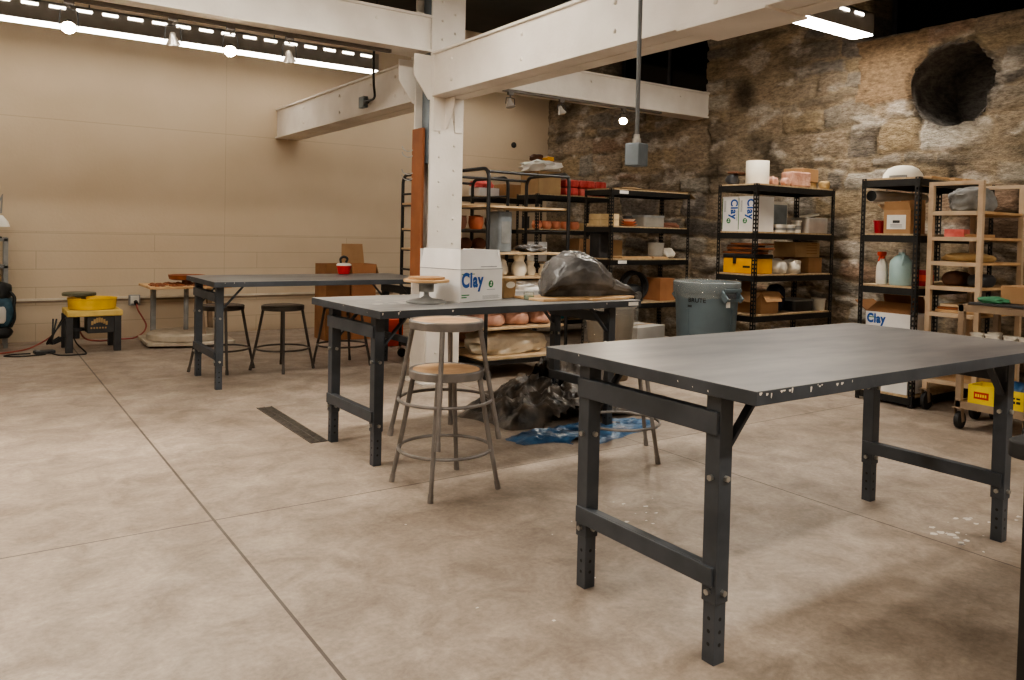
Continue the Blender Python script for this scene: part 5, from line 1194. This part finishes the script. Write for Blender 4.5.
b = MB(); b.box((-0.08, -0.045, 0.03), (0.08, 0.045, 0.042), Matrix.Rotation(0.28, 3, 'Y'), (-0.08, 0, 0.03)); b.build('treadle', 'mid_grey', o, bevel=0.004)
c = MB(); c.tube(smooth_path([(0.66, 9.2, 0.012), (0.74, 8.98, 0.01), (0.92, 8.96, 0.01), (0.97, 9.06, 0.01), (0.9, 9.2, 0.09), (0.86, 9.3, 0.2)], 8), 0.007, 8)
tag(c.build('pedal_cord', 'cord_black'), 'looped grey-black cord in front of the yellow wheel', 'cord')
c = MB(); c.tube(smooth_path([(0.5, 9.2, 0.012), (0.35, 9.22, 0.01), (0.28, 9.14, 0.01), (0.4, 9.06, 0.01), (0.6, 9.1, 0.01), (0.62, 9.17, 0.012)], 8), 0.007, 8)
tag(c.build('pedal_cord', 'cord_black'), 'dark cord looping on the floor away from the foot pedal', 'cord')

# ------------------------------------------------------------------ kick wheel
o = empty('kick_wheel', (1.97, 9.42, 0), 0, 'grey kick wheel with brown board and round flywheel base by the wall', 'kick wheel')
b = MB(); b.prism([(-0.42, -0.28), (0.20, -0.50), (0.46, -0.40), (0.50, 0.30), (0.25, 0.46), (-0.40, 0.42)], 0.02, 0.06); b.build('base', 'stone_grey', o, bevel=0.008)
b = MB(); b.lathe([(0.38, 0.06), (0.40, 0.07), (0.40, 0.125), (0.37, 0.14), (0.10, 0.155)], 44, (0.02, -0.02, 0)); b.build('flywheel', 'stone_grey', o)
for y in (-0.24, 0.28):
    b = MB(); b.box((-0.38, y, 0), (0.40, y+0.06, 0.02)); b.build('runner', 'wood_dark', o)
b = MB(); b.cyl((0.02, -0.02, 0.15), (0.02, -0.02, 0.655), 0.026, n=16); b.build('shaft', 'mid_grey', o)
for pts in (((-0.26, 0.32), (-0.26, 0.32)), ((0.14, -0.34), (0.10, -0.26)), ((0.36, 0.30), (0.33, 0.28))):
    l = MB(); l.bar((pts[0][0], pts[0][1], 0.055), (pts[1][0], pts[1][1], 0.63), 0.075, 0.05, up=(1, 0, 0)); l.build('leg', 'beige_dark' if pts[0][0] > 0 else 'mid_grey', o, bevel=0.006)
b = MB(); b.box((-0.40, -0.30, 0.63), (0.44, 0.40, 0.655)); b.build('table_top', 'wood_pale', o, bevel=0.004)
b = MB(); rnd = random.Random(2)
for k in range(110):
    x, y = rnd.uniform(-0.36, 0.30), rnd.uniform(-0.26, 0.2); r_ = rnd.uniform(0.012, 0.03); b.lathe([(r_, 0.655), (r_*0.8, 0.655+r_*0.6), (0, 0.655+r_*0.9)], 6, (x, y, 0), capt=False)
tg = b.build('clay_crumbs', 'wood_brown', o); tg['kind'] = 'stuff'
b = MB(); b.lathe([(0.15, 0.69), (0.18, 0.70), (0.19, 0.74), (0.195, 0.745), (0.17, 0.745), (0.15, 0.715)], 36, (0.03, 0.02, 0.02)); b.cyl((0.03, 0.02, 0.655), (0.03, 0.02, 0.711), 0.05, n=16); b.build('wheel_head', 'wood_brown', o)

# ------------------------------------------------------------------ things at the cropped edge by the cream wall
o = empty('metal_shelf', (-0.55, 9.80, 0), 0, 'grey metal shelf unit against the cream wall, cut off by the picture edge', 'shelf')
for x in (0.0, 0.86):
    for y in (0.0, 0.3):
        l = MB(); l.box((x-0.02, y-0.02, 0), (x+0.02, y+0.02, 1.15)); l.build('post', 'mid_grey', o)
for z in (0.2, 0.58, 0.86, 1.14):
    l = MB(); l.box((-0.02, -0.02, z-0.03), (0.88, 0.32, z)); l.build('shelf', 'mid_grey', o, bevel=0.003)
o = empty('desk_lamp', (0.22, 9.95, 1.14), 0, 'desk lamp with white shade on the grey metal shelf', 'lamp')
b = MB(); b.lathe([(0.06, 0), (0.06, 0.015), (0.02, 0.022)], 20); b.build('base', 'dark_grey', o)
b = MB(); b.tube([(0, 0, 0.02), (0.01, 0, 0.30), (0.06, 0, 0.46), (0.05, 0, 0.26)], 0.009, 8); b.build('arm', 'mid_grey', o)
b = MB(); b.lathe([(0.085, 0.12), (0.07, 0.17), (0.035, 0.22), (0.018, 0.24)], 22, (0.045, 0, 0), capb=False); b.build('lamp_shade', 'white_plastic', o)
block('yellow_carton', (0.20, 9.93, 0.58), (0.14, 0.2, 0.18), 'sand_cloth', 'yellowish carton on the grey shelf above the backpack', 'box')
o = empty('backpack', (0.245, 9.625, 0.13), 0, 'dark teal and black backpack hanging on the front of the grey metal shelf', 'backpack')
o.scale = (1, 1, 0.8)
blob(0.13, 0.13, 0.20, 5, 0.14, 1.6, 0.10, 4, 0.7, 0.05).build('bag', 'teal_cloth', o, loc=(0, 0, 0.14), ang=70)
blob(0.12, 0.12, 0.13, 8, 0.15, 1.6, 0.1, 3, 0.7, 0.05).build('flap', 'black_ink', o, loc=(-0.02, 0.01, 0.46), ang=70)
blob(0.11, 0.11, 0.08, 9, 0.15, 1.6, 0.1, 3, 0.7, 0.05).build('bottom_panel', 'black_ink', o, loc=(0.0, 0.0, 0.0), ang=70)
b = MB(); b.tube(smooth_path([(-0.06, 0.175, 0.592), (0.02, 0.10, 0.64), (0.08, -0.03, 0.60), (0.13, -0.06, 0.52), (0.125, -0.08, 0.4), (0.13, -0.07, 0.25), (0.10, -0.06, 0.14)], 6), 0.017, 8); b.build('strap', 'black_ink', o)
blob(0.05, 0.02, 0.11, 6, 0.1, 1.5, 0, 3, 0.6, 0.05).build('pocket', 'grey_card', o, loc=(0.01, -0.13, 0.2), ang=70)

# ------------------------------------------------------------------ beige ladder racks and cart near the stone wall
def caster(o, x, y, r, m='rubber', top=None):
    top = top or 2*r+0.03
    c = MB(); c.box((x-0.03, y-0.03, top-0.008), (x+0.03, y+0.03, top)); c.bar((x, y-0.024, top-0.005), (x+0.02, y-0.024, r-0.01), 0.035, 0.004, up=(0, 1, 0)); c.bar((x, y+0.024, top-0.005), (x+0.02, y+0.024, r-0.01), 0.035, 0.004, up=(0, 1, 0))
    cs = c.build('caster', 'beige_dark', o); w_ = MB(); w_.cyl((x+0.02, y-0.017, r), (x+0.02, y+0.017, r), r, n=26); w_.cyl((x+0.02, y-0.02, r), (x+0.02, y+0.02, r), r*0.45, n=18); w_.build('wheel', m, cs, bevel=0.005)
def ladder_rack(x, y, W, L, H, levels, label, base, mt='beige_steel'):
    o = empty('ladder_rack', (x, y, 0), 0, label, 'rack', 'beige ladder racks'); q = 0.019
    for X in (0, L):
        for Y in (0, W):
            l = MB(); l.box((X-q, Y-q, base), (X+q, Y+q, H)); l.build('post', mt, o, bevel=0.003); caster(o, X, Y, (base-0.03)/2, 'rubber', base)
        t = MB(); t.box((X-q, -q, H), (X+q, W+q, H+0.03)); t.build('top_rail', mt, o, bevel=0.003)
    for z in levels:
        for X in (0, L):
            t = MB(); t.box((X-q, q, z-0.032), (X+q, W-q, z)); t.build('rung', mt, o, bevel=0.002)
        s = MB(); s.box((q, -0.01, z-0.02), (L-q, W+0.01, z)); s.build('shelf', 'wood_pale' if mt == 'beige_steel' else 'beige_dark', o, smooth=False)
    return o
LR = ladder_rack(6.17, 2.895, 0.37, 0.66, 1.755, (0.255, 0.776, 0.981, 1.171, 1.361, 1.558), 'beige ladder rack on large casters beside the black rack', 0.17)
LR2 = ladder_rack(6.90, 2.06, 0.40, 0.5, 1.75, (0.255, 0.776, 0.96, 1.171, 1.371, 1.563), 'beige ladder rack deeper against the stone wall, partly out of frame', 0.17, 'beige_dark')
for k, (y, l) in enumerate(((3.0, 0.66), )): pass
def shelf_span(x, y0, y1, zs):
    o = empty('wall_shelf', (x, y0, 0), 0, 'long dim wooden shelves on stone wall behind the ladder rack', 'shelf')
    for z in zs:
        b = MB(); b.box((0, 0, z-0.035), (0.5, y1-y0, z)); b.build('shelf', 'beige_dark', o, smooth=False)
    for y in (0, y1-y0):
        for xx in (0.02, 0.48):
            b = MB(); b.box((xx-0.02, y-0.02, 0), (xx+0.02, y+0.02, zs[-1])); b.build('post', 'beige_dark', o)
    return o
zz = 1.558
pillow('grey_bag', (6.36, 3.05, zz), (0.26, 0.25, 0.17), 'mid_grey', 'grey wrapped bag on the highest shelf of the ladder rack', 'bag', 51, sub=4, ridge=0.3)
zz = 1.361
block('red_packet', (6.30, 3.13, zz), (0.16, 0.14, 0.06), 'pink_wrap', 'red and white packet on the ladder rack', 'packet', 0.2)
block('wood_slab', (6.32, 2.97, zz), (0.2, 0.13, 0.022), 'cardboard', 'flat wooden slab beside the red packet on the ladder rack', 'wood')
zz = 1.171
pillow('folded_cloth', (6.38, 3.07, zz), (0.30, 0.33, 0.065), 'sand_cloth', 'folded sand-coloured cloth on the ladder rack', 'cloth', 61, sub=3)
zz = 0.981
pillow('dark_bundle', (6.38, 3.16, zz), (0.24, 0.15, 0.11), 'wood_dark', 'dark brown wrapped bundle on the ladder rack, towards black rack', 'bundle', 62, sub=3)
pillow('dark_bundle', (6.38, 2.975, zz), (0.24, 0.15, 0.095), 'dark_grey', 'dark grey wrapped bundle on the ladder rack, towards the cart', 'bundle', 63, sub=3)
zz = 0.776
for k in range(3): block('wood_board', (6.40, 3.07, zz+0.021*k), (0.36, 0.34-0.03*k, 0.02), ('wood_pale', 'wood_brown', 'plywood')[k], ('lowest board of the stack on the ladder rack', 'brown middle board of the stack on the ladder rack', 'top board of the stack on the ladder rack')[k], 'board', 0.04*k, group='boards stacked on the ladder rack')
for k, (z, w, m) in enumerate(((1.371, 0.34, 'wood_pale'), (0.96, 0.36, 'grey_card'), (0.981, 0.34, 'pink_clay'))):
    block('ware_slab', (7.15, 2.26, z), (0.3, w, 0.02), m, ('pale slab on the deeper ladder rack against the stone', 'grey slab on the deeper ladder rack, under a pink one', 'pink slab on the deeper ladder rack, on a grey one')[k], 'slab')
# utility cart
o = empty('utility_cart', (5.76, 2.36, 0), 0, 'beige steel utility cart with dark tray top and yellow carton', 'cart'); q = 0.02; Lc, Wc = 0.52, 0.445
for x in (0, Lc):
    for y in (0, Wc):
        l = MB(); l.box((x-q, y-q, 0.155), (x+q, y+q, 0.885)); l.build('leg', 'beige_dark', o, bevel=0.003); caster(o, x, y, 0.06, 'rubber', 0.155)
for z, m in ((0.20, 'beige_dark'), (0.62, 'beige_dark'), (0.885, 'beige_dark')):
    t = MB(); t.box((-q, -q, z-0.05), (Lc+q, -q+0.012, z)); t.box((-q, Wc+q-0.012, z-0.05), (Lc+q, Wc+q, z)); t.box((-q, -q+0.012, z-0.05), (-q+0.012, Wc+q-0.012, z)); t.box((Lc+q-0.012, -q+0.012, z-0.05), (Lc+q, Wc+q-0.012, z)); t.box((-q+0.012, -q+0.012, z-0.02), (Lc+q-0.012, Wc+q-0.012, z-0.012))
    t.build('tray', m, o, smooth=False)
b = MB(); b.box((-0.03, -0.04, 0.887), (Lc+0.03, Wc-0.05, 0.902)); tag(b.build('dark_board', 'dark_grey', None, (5.76, 2.36, 0), bevel=0.003), 'thin dark board lying on the cart top', 'board')
carton('cardboard_box', (6.02, 2.44, 0.903), (0.28, 0.34, 0.12), 0, 'cardboard', 'low cardboard box on the dark board of the cart')
lump('green_cloth', (5.80, 2.62, 0.903), (0.12, 0.2, 0.045), 'green_cloth', 'crumpled green cloth on the cart beside the cardboard box', 'cloth', 7, 0.4)
for k, (x, y) in enumerate(((5.83, 2.73), (5.83, 2.63), (5.85, 2.52), (5.84, 2.42), (5.98, 2.68))):
    tub('white_jar', (x, y, 0.609), 0.042, 0.075, 'white_plastic', ('white jar at the outer end of the cart\'s middle tray', 'second white jar along the cart\'s middle tray', 'third white jar along the cart\'s middle tray', 'fourth white jar along the cart\'s middle tray', 'white jar behind the front row in the cart\'s middle tray')[k], 'jar', group='white jars on the cart')
o = carton('yellow_carton', (5.90, 2.575, 0.189), (0.2, 0.38, 0.13), 0, 'yellow_card', 'yellow carton tray with red label on the lowest cart shelf', open_top=True)
g = MB(); decal(g, (-0.1, 0.15, 0.035), (0, -1, 0), (0, 0, 1), 0.10, 0.05); g.cur = 1
for k in range(5): decal(g, (-0.1, 0.14-0.016*k, 0.05), (0, -1, 0), (0, 0, 1), 0.011, 0.02, 0.002)
g.cur = 2
for k in range(4): decal(g, (-0.1, -0.03-0.032*k, 0.045), (0, -1, 0), (0, 0, 1), 0.026, 0.018); decal(g, (-0.1, -0.03-0.032*k, 0.075), (0, -1, 0), (0, 0, 1), 0.024, 0.012)
g.build('label', ['red_ink', 'yellow_card', 'black_ink'], o, smooth=False)
lump('blue_rag', (5.90, 2.52, 0.1965), (0.14, 0.2, 0.17), 'blue_film', 'blue crumpled rag stuffed in the yellow carton', 'rag', 9, 0.3)


# ------------------------------------------------------------------ a hair of clearance between resting things
bpy.context.view_layer.update()
def wbox(o):
    lo = [1e9]*3; hi = [-1e9]*3
    st = [o]
    while st:
        q = st.pop(); st += list(q.children)
        if q.type == 'MESH':
            for c in q.bound_box:
                p = q.matrix_world @ V(c)
                for i in range(3): lo[i] = min(lo[i], p[i]); hi[i] = max(hi[i], p[i])
    return lo, hi
HANG = {'light', 'track', 'spotlight', 'junction box', 'outlet', 'cord', 'conduit', 'sensor', 'board', 'backpack', 'drain', 'paint drips', 'plastic sheeting', 'roll', 'smears', 'label'}
things = [o for o in bpy.data.objects if o.parent is None and o.get('category') and (o['category'] not in HANG or o.name.startswith(('wood_board', 'ware_board', 'dark_board')))]
bx = {o.name: wbox(o) for o in things}
lift = {}
for o in sorted(things, key=lambda q: bx[q.name][0][2]):
    lo, hi = bx[o.name]; up_ = 0.0
    if lo[2] > 0.05:
        up_ = 0.0012
        for n_, v_ in lift.items():
            l2, h2 = bx[n_]
            if v_ > 0 and abs(h2[2]-lo[2]) < 0.006 and l2[0] < hi[0] and h2[0] > lo[0] and l2[1] < hi[1] and h2[1] > lo[1]: up_ = max(up_, v_+0.0012)
    lift[o.name] = up_; o.location.z += up_

# ------------------------------------------------------------------ light, camera
w = bpy.data.worlds.new('world'); scn.world = w; w.use_nodes = True
w.node_tree.nodes['Background'].inputs[0].default_value = (1.0, 0.86, 0.7, 1); w.node_tree.nodes['Background'].inputs[1].default_value = 0.05
cd = bpy.data.cameras.new('camera'); cam = bpy.data.objects.new('camera', cd); col.objects.link(cam); scn.camera = cam
F, PX, PY = 793.0, 522.0, 255.0
cd.sensor_fit = 'HORIZONTAL'; cd.sensor_width = 36.0; cd.lens = 36.0*F/1024.0
cd.shift_x = -(PX-512.0)/1024.0; cd.shift_y = (PY-340.0)/1024.0
pi_, ro, ya = math.radians(1.53), math.radians(1.30), math.radians(34.88)
fw = V((math.sin(ya)*math.cos(pi_), math.cos(ya)*math.cos(pi_), -math.sin(pi_)))
rt = V((math.cos(ya), -math.sin(ya), 0)); up = rt.cross(fw)
r2 = rt*math.cos(ro) + up*math.sin(ro); u2 = r2.cross(fw)
cam.matrix_world = Matrix(((r2.x, u2.x, -fw.x, 0), (r2.y, u2.y, -fw.y, 0), (r2.z, u2.z, -fw.z, 1.31), (0, 0, 0, 1)))
cd.clip_start = 0.05
scn.view_settings.view_transform = 'AgX'
scn.view_settings.look = 'AgX - Medium High Contrast'
scn.view_settings.exposure = 1.12
